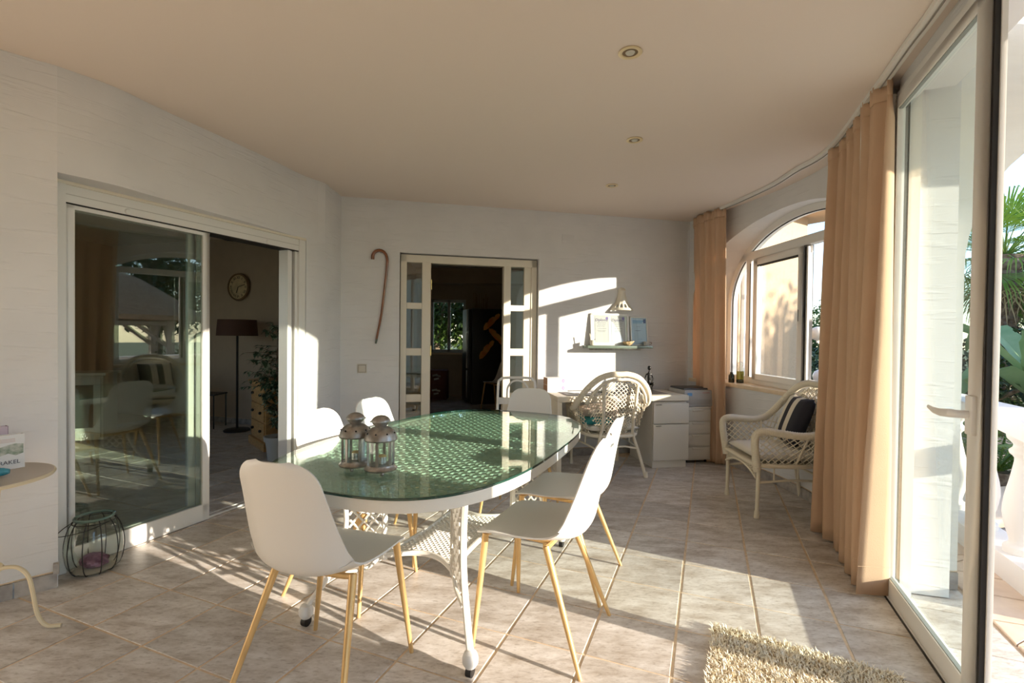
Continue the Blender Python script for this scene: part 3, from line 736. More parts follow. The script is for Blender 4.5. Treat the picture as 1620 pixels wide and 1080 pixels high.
# ================================================================== DINING CHAIRS
def shell_mesh():
    # side profile, y forward, z up: front lip -> seat -> bend -> back top ; (y, z, halfwidth, curl)
    K = [(0.240, 0.440, 0.192, 0.000), (0.225, 0.454, 0.203, 0.004), (0.16, 0.461, 0.212, 0.010), (0.05, 0.454, 0.218, 0.022), (-0.06, 0.447, 0.220, 0.042), (-0.13, 0.450, 0.218, 0.062),
         (-0.178, 0.470, 0.213, 0.074), (-0.203, 0.510, 0.206, 0.074), (-0.217, 0.570, 0.196, 0.062), (-0.230, 0.650, 0.182, 0.046), (-0.246, 0.740, 0.168, 0.032), (-0.264, 0.820, 0.157, 0.022), (-0.276, 0.868, 0.150, 0.016)]
    P = catmull([Vector((a, b, 0)) for a, b, c, d in K], 6); Wd = catmull([Vector((c, d, 0)) for a, b, c, d in K], 6)
    # arc length
    S = [0]
    for a, b in zip(P[:-1], P[1:]): S.append(S[-1]+(b-a).length)
    T = S[-1]; n = 56; rows = []
    def at(s):
        i = 0
        while i < len(S)-2 and S[i+1] < s: i += 1
        t = (s-S[i])/(S[i+1]-S[i]+1e-9); return P[i].lerp(P[i+1], t), Wd[i].lerp(Wd[i+1], t), (P[i+1]-P[i]).normalized()
    svals = [T*(0.5-0.5*cos(pi*k/n))*0.35+T*(k/n)*0.65 for k in range(n+1)]
    nu = 20; vs = []
    for s in svals:
        p, w, t = at(s); nrm = Vector((-t.y, t.x)) ; nrm = Vector((t.y, -t.x))
        hw = w.x; rf, rb = 0.045, 0.085
        if s < rf: hw = hw-rf+sqrt(max(0, rf*rf-(rf-s)**2))
        if T-s < rb: hw = hw-rb+sqrt(max(0, rb*rb-(rb-(T-s))**2))
        # normal pointing up / forward
        up = Vector((t.y, -t.x)); 
        if up.y < 0 and abs(t.x) > abs(t.y): up = -up
        if abs(t.x) <= abs(t.y) and up.x < 0: up = -up
        for k in range(nu+1):
            u = -1+2*k/nu; cu = w.y*abs(u)**2.4
            x = hw*u; y = p.x+up.x*cu; z = p.y+up.y*cu
            vs.append((x, y, z))
    m = nu+1; fs = [(j*m+i, j*m+i+1, (j+1)*m+i+1, (j+1)*m+i) for j in range(n) for i in range(nu)]
    me = bpy.data.meshes.new('shell'); me.from_pydata(vs, [], fs); bm = bmesh.new(); bm.from_mesh(me)
    bmesh.ops.recalc_face_normals(bm, faces=bm.faces); bm.normal_update()
    r = bmesh.ops.solidify(bm, geom=bm.faces[:], thickness=0.0065)
    bm.to_mesh(me); bm.free(); me.materials.append(CHAIRP)
    me.polygons.foreach_set('use_smooth', [True]*len(me.polygons)); me.set_sharp_from_angle(angle=radians(60)); me.update()
    return me
SHELL = shell_mesh()
def make_chair():
    t = thing('dining_chair', '', 'chair')
    o = bpy.data.objects.new('seat_shell', SHELL); col.objects.link(o); o.parent = t
    for sx in (-1, 1):
        for sy in (-1, 1):
            a = Vector((sx*0.170, 0.205, 0.448)) if sy > 0 else Vector((sx*0.160, -0.060, 0.440)); b = Vector((sx*0.232, sy*0.228, 0.0))
            MB().tube([a, a.lerp(b, 0.5), b], [0.0145, 0.012, 0.0085], 12).build('leg', GOLD, t)
    mb = MB()
    for y, z in ((0.205, 0.446), (-0.060, 0.436)): mb.tube(catmull([(-0.168, y, z), (-0.10, y, z-0.008), (0.10, y, z-0.008), (0.168, y, z)], 4), 0.011, 8)
    for sx in (-1, 1): mb.tube([(sx*0.10, 0.20, 0.438), (sx*0.10, -0.06, 0.430)], 0.009, 8)
    mb.build('under_frame', GOLD, t)
    return t
chair = make_chair()
def face(v): return atan2(v[1], v[0])-pi/2
CH = [((-0.678, 1.780), face((0.30, 0.954)), 'white shell chair in the foreground at the near left of the table, back to viewer'),
      ((0.157, 2.086), face((-0.909, 0.417)), 'sunlit white shell chair at the near right long side of the oval table'),
      ((0.318, 2.573), face((-0.909, 0.417)), 'white shell chair just behind another on the right long side of the table'),
      ((0.075, 3.47), face((-0.30, -0.954)), 'white shell chair in shade at the far end of the table by the desk'),
      ((-0.800, 2.465), face((0.927, -0.376)), 'white shell chair left of the lanterns, a thin shadow line across its bright back'),
      ((-0.65, 2.94), face((0.927, -0.376)), 'white shell chair behind the lanterns below the wall switch, shaded stripe on its back')]
for k, ((x, y), rz, lab) in enumerate(CH):
    if k == 0: chair.location = (x, y, 0); chair.rotation_euler = (0, 0, rz); chair['label'] = lab; chair['group'] = 'white dining chairs around the table'
    else: dup(chair, (x, y, 0), rz, lab)

# ================================================================== LANTERNS on the table
WAX = mat('candle_wax', (0.85, 0.62, 0.30), 0.5); FOIL = mat('tealight_foil', (0.75, 0.74, 0.72), 0.25, metal=0.8)
def make_lantern(loc, rz, lab):
    t = thing('lantern', lab, 'lantern', loc, rz, 'pewter lanterns on the table')
    # feet + base
    mb = MB(); mb.lathe([(0.046, 0.012), (0.060, 0.014), (0.062, 0.020), (0.055, 0.026), (0.052, 0.034), (0.030, 0.035)], n=24)
    for k in range(3): a = 2*pi*k/3+0.4; mb.ball((0.045*cos(a), 0.045*sin(a), 0.007), 0.008, 8)
    mb.build('base', STEEL, t)
    for k in range(6):
        a = 2*pi*k/6; c = Vector((0.0485*cos(a), 0.0485*sin(a), 0.081))
        MB().box(c, (0.007, 0.010, 0.094), rz=a).build('post', STEEL, t, smooth=False)
    for k in range(6):
        a = 2*pi*(k+0.5)/6; r = 0.0485*cos(pi/6); c = Vector((r*cos(a), r*sin(a), 0.081))
        MB().box(c, (0.0015, 0.043, 0.090), rz=a).build('pane', GLAN, t, smooth=False)
    mb = MB(); mb.lathe([(0.050, 0.125), (0.060, 0.126), (0.0625, 0.131), (0.060, 0.138), (0.057, 0.150), (0.048, 0.164), (0.034, 0.174), (0.020, 0.178)], n=28)
    rf = mb.build('roof', STEEL, t)
    for k in range(8):
        a = 2*pi*k/8+0.2; MB().ball((0.0535*cos(a), 0.0535*sin(a), 0.156), 0.0038, 8).build('vent_hole', BLACKGAP, rf)
    mb = MB(); mb.lathe([(0.020, 0.176), (0.022, 0.181), (0.031, 0.189), (0.0355, 0.198), (0.0345, 0.204), (0.028, 0.212), (0.018, 0.218), (0.006, 0.221)], n=24); mb.build('chimney_cap', STEEL, t)
    hd = [Vector((0.037*cos(a), 0.012+0.040*sin(a), 0.198-0.012*sin(a))) for a in [2*pi*k/20 for k in range(20)]]
    MB().tube(hd, 0.0016, 6, closed=True).build('handle_ring', STEEL, t)
    c = thing('tealight_candle', 'tealight inside the '+('left' if loc[0] < -0.55 else 'right')+' lantern on the table', 'candle', (loc[0]+0.004, loc[1], loc[2]+0.0355), 0, 'tealights in the lanterns')
    MB().lathe([(0.017, 0), (0.0185, 0.001), (0.0185, 0.028), (0.0175, 0.028), (0.017, 0.024)], n=20, capt=False).build('foil_cup', FOIL, c)
    MB().lathe([(0.0168, 0.002), (0.0168, 0.030), (0.012, 0.034), (0.003, 0.036)], n=18).build('wax', WAX, c)
    MB().tube([(0, 0, 0.034), (0.001, 0, 0.041)], 0.0008, 5).build('wick', BLACKGAP, c)
    return t
make_lantern((-0.613, 1.905, TOPZ+0.0005), 0.15, 'pewter lantern with a domed cap, the left and farther of the two on the glass')
make_lantern((-0.497, 1.848, TOPZ+0.0005), 0.5, 'pewter lantern with a domed cap, the right and nearer of the two on the glass')

# ================================================================== GLASS VASE in wire frame
vc = (-2.205, 2.560, 0.0)
v = thing('glass_vase', 'bulbous clear glass jar in a dark wire cage on the floor beside the sliding door', 'vase', vc)
prof = [(0.062, 0.004), (0.092, 0.012), (0.114, 0.045), (0.124, 0.10), (0.126, 0.145), (0.119, 0.20), (0.104, 0.25), (0.084, 0.280), (0.078, 0.288)]
lobe = MB()
def vf(u, vv):
    i = vv*(len(prof)-1); a = int(min(i, len(prof)-2)); t = i-a; r = lerp(prof[a][0], prof[a+1][0], t); z = lerp(prof[a][1], prof[a+1][1], t)
    th = 2*pi*u; k = 1-0.035*(0.5+0.5*cos(10*th))*sin(pi*vv); return (r*k*cos(th), r*k*sin(th), z)
lobe.grid(vf, 60, 24, closeu=True); lobe.build('glass_body', GVASE, v)
MB().lathe([(0.0, 0.004), (0.062, 0.004)], n=30, capb=False, capt=False).build('glass_base', GVASE, v)
MB().tube([(0.082*cos(a), 0.082*sin(a), 0.291) for a in [2*pi*k/36 for k in range(36)]], 0.0075, 8, closed=True).build('rim', mat('thick_green_glass', (0.10, 0.17, 0.14), 0.1, coat=0.6), v)
for k in range(10):
    th = 2*pi*k/10; pts = [(lerp(r, r*0.985, 1)*cos(th), r*0.985*sin(th), z) for r, z in prof]
    MB().tube(catmull([Vector(p) for p in pts], 3), 0.0024, 5).build('cage_wire', WIRE, v)
MB().tube([(0.093*cos(a), 0.093*sin(a), 0.272) for a in [2*pi*k/36 for k in range(36)]], 0.0022, 5, closed=True).build('cage_ring', WIRE, v)
MB().tube(catmull([Vector((0.093, -0.02, 0.272)), Vector((0.06, -0.10, 0.258)), Vector((-0.02, -0.128, 0.240)), Vector((-0.095, -0.115, 0.228)), Vector((-0.125, -0.05, 0.238)), Vector((-0.093, 0.0, 0.272))], 6), 0.0020, 5).build('carry_handle', WIRE, v)
am = MB()
rr = random.Random(3)
def amf(u, vv):
    th = 2*pi*u; ph = pi*(vv-0.5); k = 1+0.12*sin(5*th+3*vv*6)*cos(ph); return (0.068*k*cos(th)*cos(ph), 0.046*k*sin(th)*cos(ph), 0.038*sin(ph)*k+0.050)
am.grid(amf, 24, 12, closeu=True)
am = am.build('amethyst_stone', mat('amethyst', (0.10, 0.02, 0.07), 0.35, colr2=(0.40, 0.22, 0.34), vscale=22, bump=0.8, bscale=60), loc=(vc[0]+0.01, vc[1]-0.01, 0.012))
tag(am, 'rough purple stone lying inside the glass jar by the sliding door', 'stone')
sb = MB(); sb.lathe([(0.0, 0.0), (0.070, 0.0), (0.088, 0.012), (0.07, 0.020), (0.0, 0.022)], n=28, capb=False, capt=False)
tag(sb.build('sand_bed', mat('grey_sand', (0.45, 0.42, 0.36), 0.9, bump=0.6, bscale=200), loc=(vc[0], vc[1], 0.006)), 'layer of grey sand in the bottom of the glass jar', 'sand', kind='stuff')

# ================================================================== SIDE TABLE with books
tc = (-2.20, 1.975, 0)
st = thing('side_table', 'round cream metal side table with curved legs at the left picture edge', 'side table', tc)
BEIGE = mat('beige_enamel', (0.74, 0.64, 0.44), 0.35)
MB().lathe([(0.0, 0.650), (0.236, 0.650), (0.244, 0.653), (0.246, 0.661), (0.243, 0.668), (0.236, 0.666), (0.0, 0.666)], n=56, capb=False, capt=False).build('table_top', mat('taupe_enamel', (0.50, 0.42, 0.32), 0.3), st)
MB().tube([(0.243*cos(a), 0.243*sin(a), 0.660) for a in [2*pi*k/56 for k in range(56)]], 0.008, 6, closed=True).build('top_rim', BEIGE, st)
MB().lathe([(0.0, 0.268), (0.085, 0.268), (0.09, 0.275), (0.085, 0.283), (0.0, 0.283)], n=28, capb=False, capt=False).build('lower_tray', BEIGE, st)
for th in (0.32, 0.32+2*pi/3, 0.32+4*pi/3):
    d = Vector((cos(th), sin(th), 0))
    q = [(0.105, 0.651), (0.085, 0.62), (0.078, 0.56), (0.076, 0.42), (0.072, 0.30), (0.080, 0.282), (0.115, 0.285), (0.150, 0.275), (0.180, 0.235), (0.195, 0.16), (0.210, 0.07), (0.240, 0.018), (0.290, 0.0085)]
    MB().tube(catmull([Vector((d.x*r, d.y*r, z)) for r, z in q], 4), 0.008, 8).build('leg', BEIGE, st)
def book(name, lab, p0, dr, w, h, th, z, cover, spine):
    b = thing(name, lab, 'book', (p0[0], p0[1], z), atan2(dr[1], dr[0]))
    # local: x along the front face, -y is the front cover normal
    MB().box((w/2, th/2, h/2), (w-0.004, th-0.004, h-0.006)).build('pages', mat('paper', (0.80, 0.77, 0.70), 0.8), b, smooth=False)
    MB().box((w/2, 0.001, h/2), (w, 0.002, h)).box((w/2, th-0.001, h/2), (w, 0.002, h)).build('cover', cover, b, smooth=False)
    MB().box((w, th/2, h/2), (0.002, th, h)).build('spine', spine, b, smooth=False)
    return b
PAPERW = mat('white_cover', (0.82, 0.81, 0.80), 0.35)
bd = Vector((0.5, 0.866, 0))
b1 = book('oracle_book', 'white boxed book with a painted landscape and ORAKEL on the side table', (-2.262, 1.975), bd, 0.20, 0.15, 0.035, 0.6665, PAPERW, PAPERW)
def strip(parent, name, x0, x1, z0, z1, m, y=-0.0008):
    return MB().quad((x0, y, z0), (x1, y, z0), (x1, y, z1), (x0, y, z1)).build(name, m, parent, smooth=False)
LAND = mat('landscape_print', (0.10, 0.20, 0.10), 0.5, colr2=(0.62, 0.62, 0.55), vscale=26)
mb = MB(); topw = [0.098, 0.103, 0.099, 0.108, 0.104, 0.100, 0.107, 0.110, 0.106]; botw = [0.052, 0.060, 0.066, 0.062, 0.055, 0.063, 0.070, 0.058, 0.066]
n_ = 8; vs = [(0.004+0.192*i/n_, -0.0008, botw[i]) for i in range(n_+1)]+[(0.004+0.192*i/n_, -0.0008, topw[i]) for i in range(n_+1)]
mb.add(vs, [(i, i+1, n_+2+i, n_+1+i) for i in range(n_)]); mb.build('cover_print', LAND, b1, smooth=False)
INK = mat('dark_ink', (0.06, 0.06, 0.09), 0.6); PINK = mat('faint_red_ink', (0.65, 0.45, 0.42), 0.6)
text_mesh('title', 'ORAKEL', 0.0235, INK, b1, frame_mat((0.142, -0.001, 0.030), (1, 0, 0), (0, 0, 1)))
for zz in (0.131, 0.125, 0.119): strip(b1, 'text_line', 0.09, 0.17, zz, zz+0.002, PINK)
b2 = book('lilac_book', 'lilac book with a dark purple spine and ornament standing behind the ORAKEL box', (-2.325, 1.985), bd, 0.185, 0.182, 0.030, 0.6665, mat('lilac_cover', (0.62, 0.50, 0.58), 0.4), mat('plum_cover', (0.16, 0.06, 0.12), 0.4))
MB().tube(catmull([Vector((x, -0.001, z)) for x, z in ((0.06, 0.158), (0.08, 0.164), (0.10, 0.168), (0.115, 0.162), (0.13, 0.160), (0.145, 0.172))], 4), 0.0022, 5).build('ornament', mat('plum_ink', (0.12, 0.03, 0.10), .5), b2)
tl = MB(); tl.lathe([(0.0, -0.06), (0.010, -0.058), (0.016, -0.04), (0.020, 0.0), (0.018, 0.045), (0.013, 0.056), (0.0, 0.058)], n=20, capb=False, capt=False)
to = tl.build('teal_glasses_case', mat('teal_plastic', (0.03, 0.28, 0.38), 0.25, coat=0.4))
to.rotation_euler = (radians(90), 0, radians(-62)); to.location = (-2.14, 1.985, 0.6865); tag(to, 'small glossy teal tube lying in front of the ORAKEL box', 'case')

# ================================================================== RUG
RUG0 = Vector((0.905, 2.125, 0)); r1 = Vector((0.878, -0.479, 0)).normalized(); r2 = Vector((-0.44, -0.898, 0)).normalized()
rg = thing('shaggy_rug', 'small cream shaggy rug on the tiles inside the glass door', 'rug', RUG0)
RW, RL = 0.66, 1.05
q = [Vector((0, 0, 0)), r1*RW, r1*RW+r2*RL, r2*RL]
MB().prism([P2(p) for p in q], 0.001, 0.012).build('rug_backing', mat('rug_base', (0.42, 0.30, 0.16), 0.95), rg, smooth=False)
rr = random.Random(11); mb = MB()
PILE = mat('rug_pile', (0.88, 0.76, 0.54), 0.8, colr2=(0.96, 0.91, 0.78), vscale=40)
vs = []; fs = []
for k in range(26000):
    u = rr.random()*RW; w = rr.random()**0.9*RL
    p = r1*u+r2*w; a = rr.random()*2*pi; le = rr.uniform(0.018, 0.034); an = rr.uniform(0.25, 1.1)
    ed = min(u, RW-u, w, RL-w)
    d = Vector((cos(a), sin(a), 0)); s_ = Vector((-d.y, d.x, 0))*rr.uniform(0.0013, 0.0024)
    m1 = p+d*(le*sin(an)*0.45)+Z*(0.008+le*cos(an)*0.6); m2 = p+d*(le*sin(an))+Z*(0.008+le*cos(an)*0.85)
    o = len(vs); vs += [tuple(p-s_+Z*0.006), tuple(p+s_+Z*0.006), tuple(m1+s_), tuple(m1-s_), tuple(m2)]
    fs += [(o, o+1, o+2, o+3), (o+3, o+2, o+4)]
mb.v, mb.f, mb.m = vs, fs, [0]*len(fs)
tag(mb.build('rug_pile', PILE, rg, smooth=False), kind='stuff')

# ================================================================== CURTAINS
def curtain(lab, top, bot, folds, amp0, amp1, loc, seed, ztop=H-0.03):
    c = thing('curtain', lab, 'curtain', loc, 0, 'sand coloured curtains at the bay window')
    L = Vector(loc); top = catmull([Vector((*p, 0)) for p in top], 10); bot = catmull([Vector((*p, 0)) for p in bot], 10)
    def along(P, u):
        S = [0]
        for a, b in zip(P[:-1], P[1:]): S.append(S[-1]+(b-a).length)
        s = u*S[-1]; i = 0
        while i < len(S)-2 and S[i+1] < s: i += 1
        t = (s-S[i])/(S[i+1]-S[i]+1e-9); d = (P[i+1]-P[i]).normalized(); return P[i].lerp(P[i+1], t), Vector((d.y, -d.x, 0))
    rr = random.Random(seed); ph = [rr.uniform(-0.5, 0.5) for _ in range(folds+3)]; am = [rr.uniform(0.6, 1.25) for _ in range(folds+3)]
    nu, nv = folds*14, 30
    def fn(u, v):      # v 0 top
        a, na = along(top, u); b, nb = along(bot, u); k = v**0.8; p = a.lerp(b, k); n = na.lerp(nb, k).normalized()
        x = u*folds; i = int(x); w = lerp(am[i], am[i+1], x-i); pp = lerp(ph[i], ph[i+1], x-i)
        amp = lerp(amp0, amp1, min(1, v*1.4))*w
        s = sin(2*pi*x+pp*2.2*v); s = math.copysign(abs(s)**0.75, s)
        off = amp*s+0.012*sin(2*pi*x*2.3+5*v+seed)*v
        if v < 0.045: off = amp0*0.8*s+0.008*sin(2*pi*x*3)
        z = lerp(ztop, 0.012+0.006*sin(7*u), v)
        q = p+n*off; return (q.x-L.x, q.y-L.y, z-L.z)
    mb = MB(); mb.grid(fn, nu, nv)
    o = mb.build('curtain_cloth', CURT, c, ang=180)
    so = o.modifiers.new('s', 'SOLIDIFY'); so.thickness = 0.0025; so.offset = 0
    # heading tape pleats
    mb = MB(); mb.grid(lambda u, v: tuple(Vector(fn(u, 0.0))*1.0+Vector((0.0, 0.0, 0.018-0.085*v))+Vector((-0.004, -0.003, 0))*(1 if True else 0)), nu, 2)
    o = mb.build('heading_tape', CURT, c, ang=180); so = o.modifiers.new('s', 'SOLIDIFY'); so.thickness = 0.004
    # bottom hem seam
    mb = MB(); mb.tube([Vector(fn(i/(nu), 0.945)) for i in range(nu+1)], 0.0022, 4); mb.build('hem_seam', CURT, c)
    return c
curtain('tall sand curtain gathered between the bay window and the glass door', [(2.150, 3.30), (2.115, 3.12), (2.02, 2.88), (1.90, 2.60), (1.822, 2.385)], [(2.045, 3.22), (2.035, 3.02), (1.965, 2.80), (1.86, 2.56), (1.798, 2.36)], 6, 0.036, 0.070, (2.0, 2.9, 0), 4)
curtain('tall sand curtain in the far corner behind the printer', [(2.04, 5.43), (1.97, 5.24), (1.985, 5.02), (2.04, 4.88), (2.078, 4.77)], [(2.06, 5.42), (2.035, 5.14), (2.02, 4.93), (2.08, 4.845), (2.118, 4.77)], 5, 0.022, 0.026, (2.03, 4.95, 0), 9)

# ================================================================== ON THE BACK WALL
WOODC = mat('chestnut_cane', (0.24, 0.075, 0.022), 0.3, var=0.25, vscale=30, coat=0.4, stretch=(1, 1, 0.3))
# walking cane hung from a nail
wc_ = thing('walking_cane', 'brown wooden walking cane with a curved handle hung on the wall', 'cane', bw(-1.56, 0.0, 1.2), YM)
cp = [(-1.640, 1.985), (-1.636, 2.030), (-1.612, 2.062), (-1.572, 2.074), (-1.532, 2.056), (-1.508, 2.010), (-1.505, 1.94), (-1.522, 1.75), (-1.557, 1.45), (-1.600, 1.215)]
def wl_(s, z, o): return Vector((s+1.56, -o, z-1.2))
cpts = catmull([wl_(s, z, 0.022) for s, z in cp], 8)
MB().tube(cpts, [lerp(0.0165, 0.0105, i/(len(cpts)-1)) for i in range(len(cpts))], 10).build('shaft', WOODC, wc_)
MB().tube([wl_(-1.598, 1.222, 0.022), wl_(-1.606, 1.178, 0.022)], [0.0115, 0.008], 10).build('ferrule', mat('green_metal', (0.10, 0.12, 0.10), 0.4, metal=0.6), wc_)
MB().tube([wl_(-1.565, 2.052, 0.0), wl_(-1.565, 2.052, 0.045)], 0.003, 6).build('nail', STEEL, wc_)
# light switch
sw = thing('light_switch', 'double rocker light switch on the wall below the walking cane', 'switch', bw(-1.731, 0.0, 0.938), YM)
MB().box((0, -0.006, 0), (0.086, 0.012, 0.086)).build('frame', mat('switch_cream', (0.62, 0.58, 0.50), 0.4), sw, bevel=0.003)
MB().box((0, -0.013, 0), (0.062, 0.006, 0.062)).build('rocker', mat('switch_cream', (0.62, 0.58, 0.50), 0.4), sw, bevel=0.002)
MB().box((0, -0.0125, 0), (0.070, 0.003, 0.070)).build('painted_gap_shadow', mat('gap_shadow_paint', (0.25, 0.22, 0.18), 0.6), sw, smooth=False)  # dark plate painted as the shadow between frame and rocker
# plaster wall sconce, bell shaped
sc = thing('wall_sconce', 'white plaster bell shaped wall lamp above the framed diplomas', 'wall lamp', bw(0.963, 0.0, 1.555), YM)
PL2 = mat('sconce_plaster', (0.78, 0.72, 0.60), 0.7)
scp = [(0.128, 0.0), (0.124, 0.014), (0.098, 0.045), (0.072, 0.085), (0.056, 0.125), (0.046, 0.165), (0.042, 0.200), (0.044, 0.215), (0.040, 0.225)]
mb = MB(); n_ = 28
vs = []; fs = []
SS = catmull([Vector((r, z, 0)) for r, z in scp], 4)
for p in SS:
    for i in range(n_+1):
        a = pi+pi*i/n_; k = 1+0.03*cos(14*(a-pi))*(1 if p.y < 0.17 else 0)*min(1, p.y*20)
        vs.append((p.x*k*cos(a), p.x*k*sin(a)*0.95, p.y))
K = n_+1
for j in range(len(SS)-1):
    for i in range(n_):
        # pierced openings low on the bell
        if 6 <= j <= 9 and i % 4 in (1, 2) and 3 < i < 25: continue
        fs.append((j*K+i, j*K+i+1, (j+1)*K+i+1, (j+1)*K+i))
mb.add(vs, fs); o = mb.build('shade', PL2, sc, ang=60); m_ = o.modifiers.new('s', 'SOLIDIFY'); m_.thickness = 0.005; m_.offset = -1
MB().lathe([(0.043, 0.222), (0.036, 0.236), (0.020, 0.246), (0.0, 0.249)], n=20, a0=pi, a1=2*pi, capb=False, capt=False).build('cap', PL2, sc)
MB().lathe([(0.0, 0.04), (0.014, 0.045), (0.018, 0.07), (0.012, 0.10)], c=(0, -0.05, 0.02), n=14, capt=True).build('bulb', mat('frosted_bulb', (0.8, 0.78, 0.72), 0.4), sc)
# shelf with things on it
sh = thing('wall_shelf', 'narrow dark green glass edged wall shelf above the desk', 'shelf', bw(0.895, 0, 1.148), YM)
GSH = mat('green_slate_glass', (0.16, 0.20, 0.16), 0.2, coat=0.5)
MB().box((0, -0.075, 0.014), (0.745, 0.15, 0.028)).build('shelf_board', GSH, sh, bevel=0.003)
MB().box((0, -0.006, -0.012), (0.60, 0.012, 0.024)).build('bracket', STEEL, sh, bevel=0.002)
def pframe(name, lab, s0, w, h, tilt, fr, dbl=False, blue=False, o0=0.05):
    t = thing(name, lab, 'picture frame', bw(s0, o0, 1.1775), YM, 'framed certificates on the wall shelf')
    t.rotation_euler = (radians(-tilt), 0, YM)
    fw = fr; d = 0.014
    for a, b, c_, e in ((0, w, 0, fw), (0, w, h-fw, h), (0, fw, 0, h), (w-fw, w, 0, h)):
        MB().box(((a+b)/2, d/2, (c_+e)/2), (b-a, d, e-c_)).build('moulding', WHITE, t, bevel=0.002)
    MB().box((w/2, d*0.75, h/2), (w-0.01, 0.003, h-0.01)).build('backing', WHITE, t, smooth=False)
    return t
VIO = mat('violet_ink', (0.09, 0.05, 0.17), 0.6); GREY = mat('grey_ink', (0.22, 0.21, 0.26), 0.6); LILAC = mat('certificate_paper', (0.56, 0.51, 0.54), 0.5)
BLUEP = mat('pale_blue_paper', (0.55, 0.66, 0.85), 0.4); NAVY = mat('navy_ink', (0.04, 0.08, 0.30), 0.5); CYAN = mat('light_blue_ink', (0.20, 0.42, 0.72), 0.5)
f1 = pframe('certificate_frame', 'wide white frame with two diplomas side by side on the wall shelf', 0.598, 0.445, 0.345, 6, 0.024, o0=0.055)
def q3(par, name, x0, x1, z0, z1, m, y=0.009): return MB().quad((x0, y, z0), (x1, y, z0), (x1, y, z1), (x0, y, z1)).build(name, m, par, smooth=False)
for k, x0 in enumerate((0.045, 0.235)):
    w = 0.165; dp_ = q3(f1, 'diploma', x0, x0+w, 0.03, 0.315, LILAC, 0.008)
    for a, b, c_, e in ((x0+0.006, x0+0.0075, 0.04, 0.305), (x0+w-0.0075, x0+w-0.006, 0.04, 0.305)): q3(dp_, 'border_line', a, b, c_, e, VIO, 0.0076)
    text_mesh('heading', 'Diploma', 0.042, VIO, dp_, frame_mat((x0+0.078, 0.0070, 0.272), (1, 0, 0), (0, 0, 1)), 0.0001, 0.3)
    MB().lathe([(0.0, 0.0), (0.016, 0.0)], n=10, capb=False, capt=False).build('emblem', mat('violet_flower', (0.22, 0.14, 0.40), .6), dp_).matrix_local = frame_mat((x0+w-0.020, 0.0074, 0.292), (1, 0, 0), (0, 0, 1))
    for i, zz in enumerate((0.24, 0.222, 0.204, 0.18, 0.158, 0.146)):
        q3(dp_, 'text_line', x0+0.03+0.01*(i % 2), x0+w-0.03-0.008*(i % 3), zz, zz+0.0035, GREY, 0.0076)
MB().box((0.2225, 0.006, 0.1725), (0.397, 0.001, 0.297)).build('glazing', GLAN, f1, smooth=False)
f2 = pframe('certificate_frame', 'narrow white frame with a pale blue certificate at the right end of the shelf', 1.055, 0.205, 0.315, 7, 0.012, o0=0.065)
cp2 = q3(f2, 'certificate', 0.013, 0.192, 0.013, 0.302, BLUEP, 0.008)
q3(cp2, 'header_band', 0.03, 0.16, 0.262, 0.275, CYAN, 0.0076); q3(cp2, 'header_band', 0.03, 0.145, 0.245, 0.255, CYAN, 0.0076); q3(cp2, 'emblem', 0.158, 0.188, 0.245, 0.290, NAVY, 0.0074)
for zz, a, b in ((0.205, 0.07, 0.12), (0.165, 0.055, 0.125), (0.16, 0.065, 0.115), (0.07, 0.09, 0.14)): q3(cp2, 'text_line', a, b, zz, zz+0.002, NAVY, 0.0076)
MB().box((0.1025, 0.006, 0.1575), (0.181, 0.001, 0.291)).build('glazing', GLAN, f2, smooth=False)
STW = mat('stoneware', (0.62, 0.56, 0.46), 0.5)
t = thing('pen_cup', 'small pale cup holding brushes at the left end of the wall shelf', 'cup', bw(0.585, 0.115, 1.1765), YM)
MB().lathe([(0.020, 0.0), (0.024, 0.004), (0.027, 0.055), (0.0255, 0.056), (0.022, 0.008), (0.0, 0.006)], n=20, capt=False).build('cup_body', STW, t)
br_ = MB().tube([bw(0.575, 0.115, 1.19), bw(0.553, 0.115, 1.30)], [0.003, 0.006], 6).build('brush', mat('brush_wood', (0.70, 0.62, 0.5), 0.5)); tag(br_, 'brush with a pale handle leaning out of the cup on the shelf', 'brush')
br_ = MB().tube([bw(0.592, 0.11, 1.19), bw(0.615, 0.11, 1.245)], [0.002, 0.004], 6).build('brush', mat('dark_brush', (0.08, 0.06, 0.05), 0.5)); tag(br_, 'short dark tipped brush leaning right in the cup on the shelf', 'brush')
t = thing('shell_bowl', 'tan shell shaped bowl on the shelf in front of the diplomas', 'bowl', bw(1.005, 0.100, 1.1765), YM)
mb = MB(); mb.grid(lambda u, v: ((0.018+0.052*v)*cos(2*pi*u)*(1+0.06*cos(8*2*pi*u)*v), (0.016+0.030*v)*sin(2*pi*u)*(1+0.06*cos(8*2*pi*u)*v), 0.004+0.040*v**1.6+0.008*cos(2*pi*u)*v), 40, 6, closeu=True)
mb.lathe([(0.0, 0.003), (0.019, 0.003)], n=16, capb=False, capt=False)
o = mb.build('bowl_body', mat('tan_shell', (0.52, 0.37, 0.20), 0.45, var=0.25, vscale=40), t, ang=80); m_ = o.modifiers.new('s', 'SOLIDIFY'); m_.thickness = 0.003
for k, (dx, r) in enumerate(((-0.015, 0.016), (0.014, 0.012))):
    o = MB().ball((0, 0, 0), r, 12, sc=(1.1, 0.9, 0.9)).build('pebble', mat('dark_pebble', (0.05, 0.025, 0.015), 0.4), loc=bw(1.005+dx, 0.100, 1.1765+0.006+r))
    tag(o, ('larger dark brown pebble in the tan bowl' if k == 0 else 'smaller dark brown pebble at the right inside the tan bowl'), 'pebble')
t = thing('pale_mug', 'small pale grey mug at the right end of the wall shelf', 'mug', bw(1.215, 0.100, 1.1765), YM)
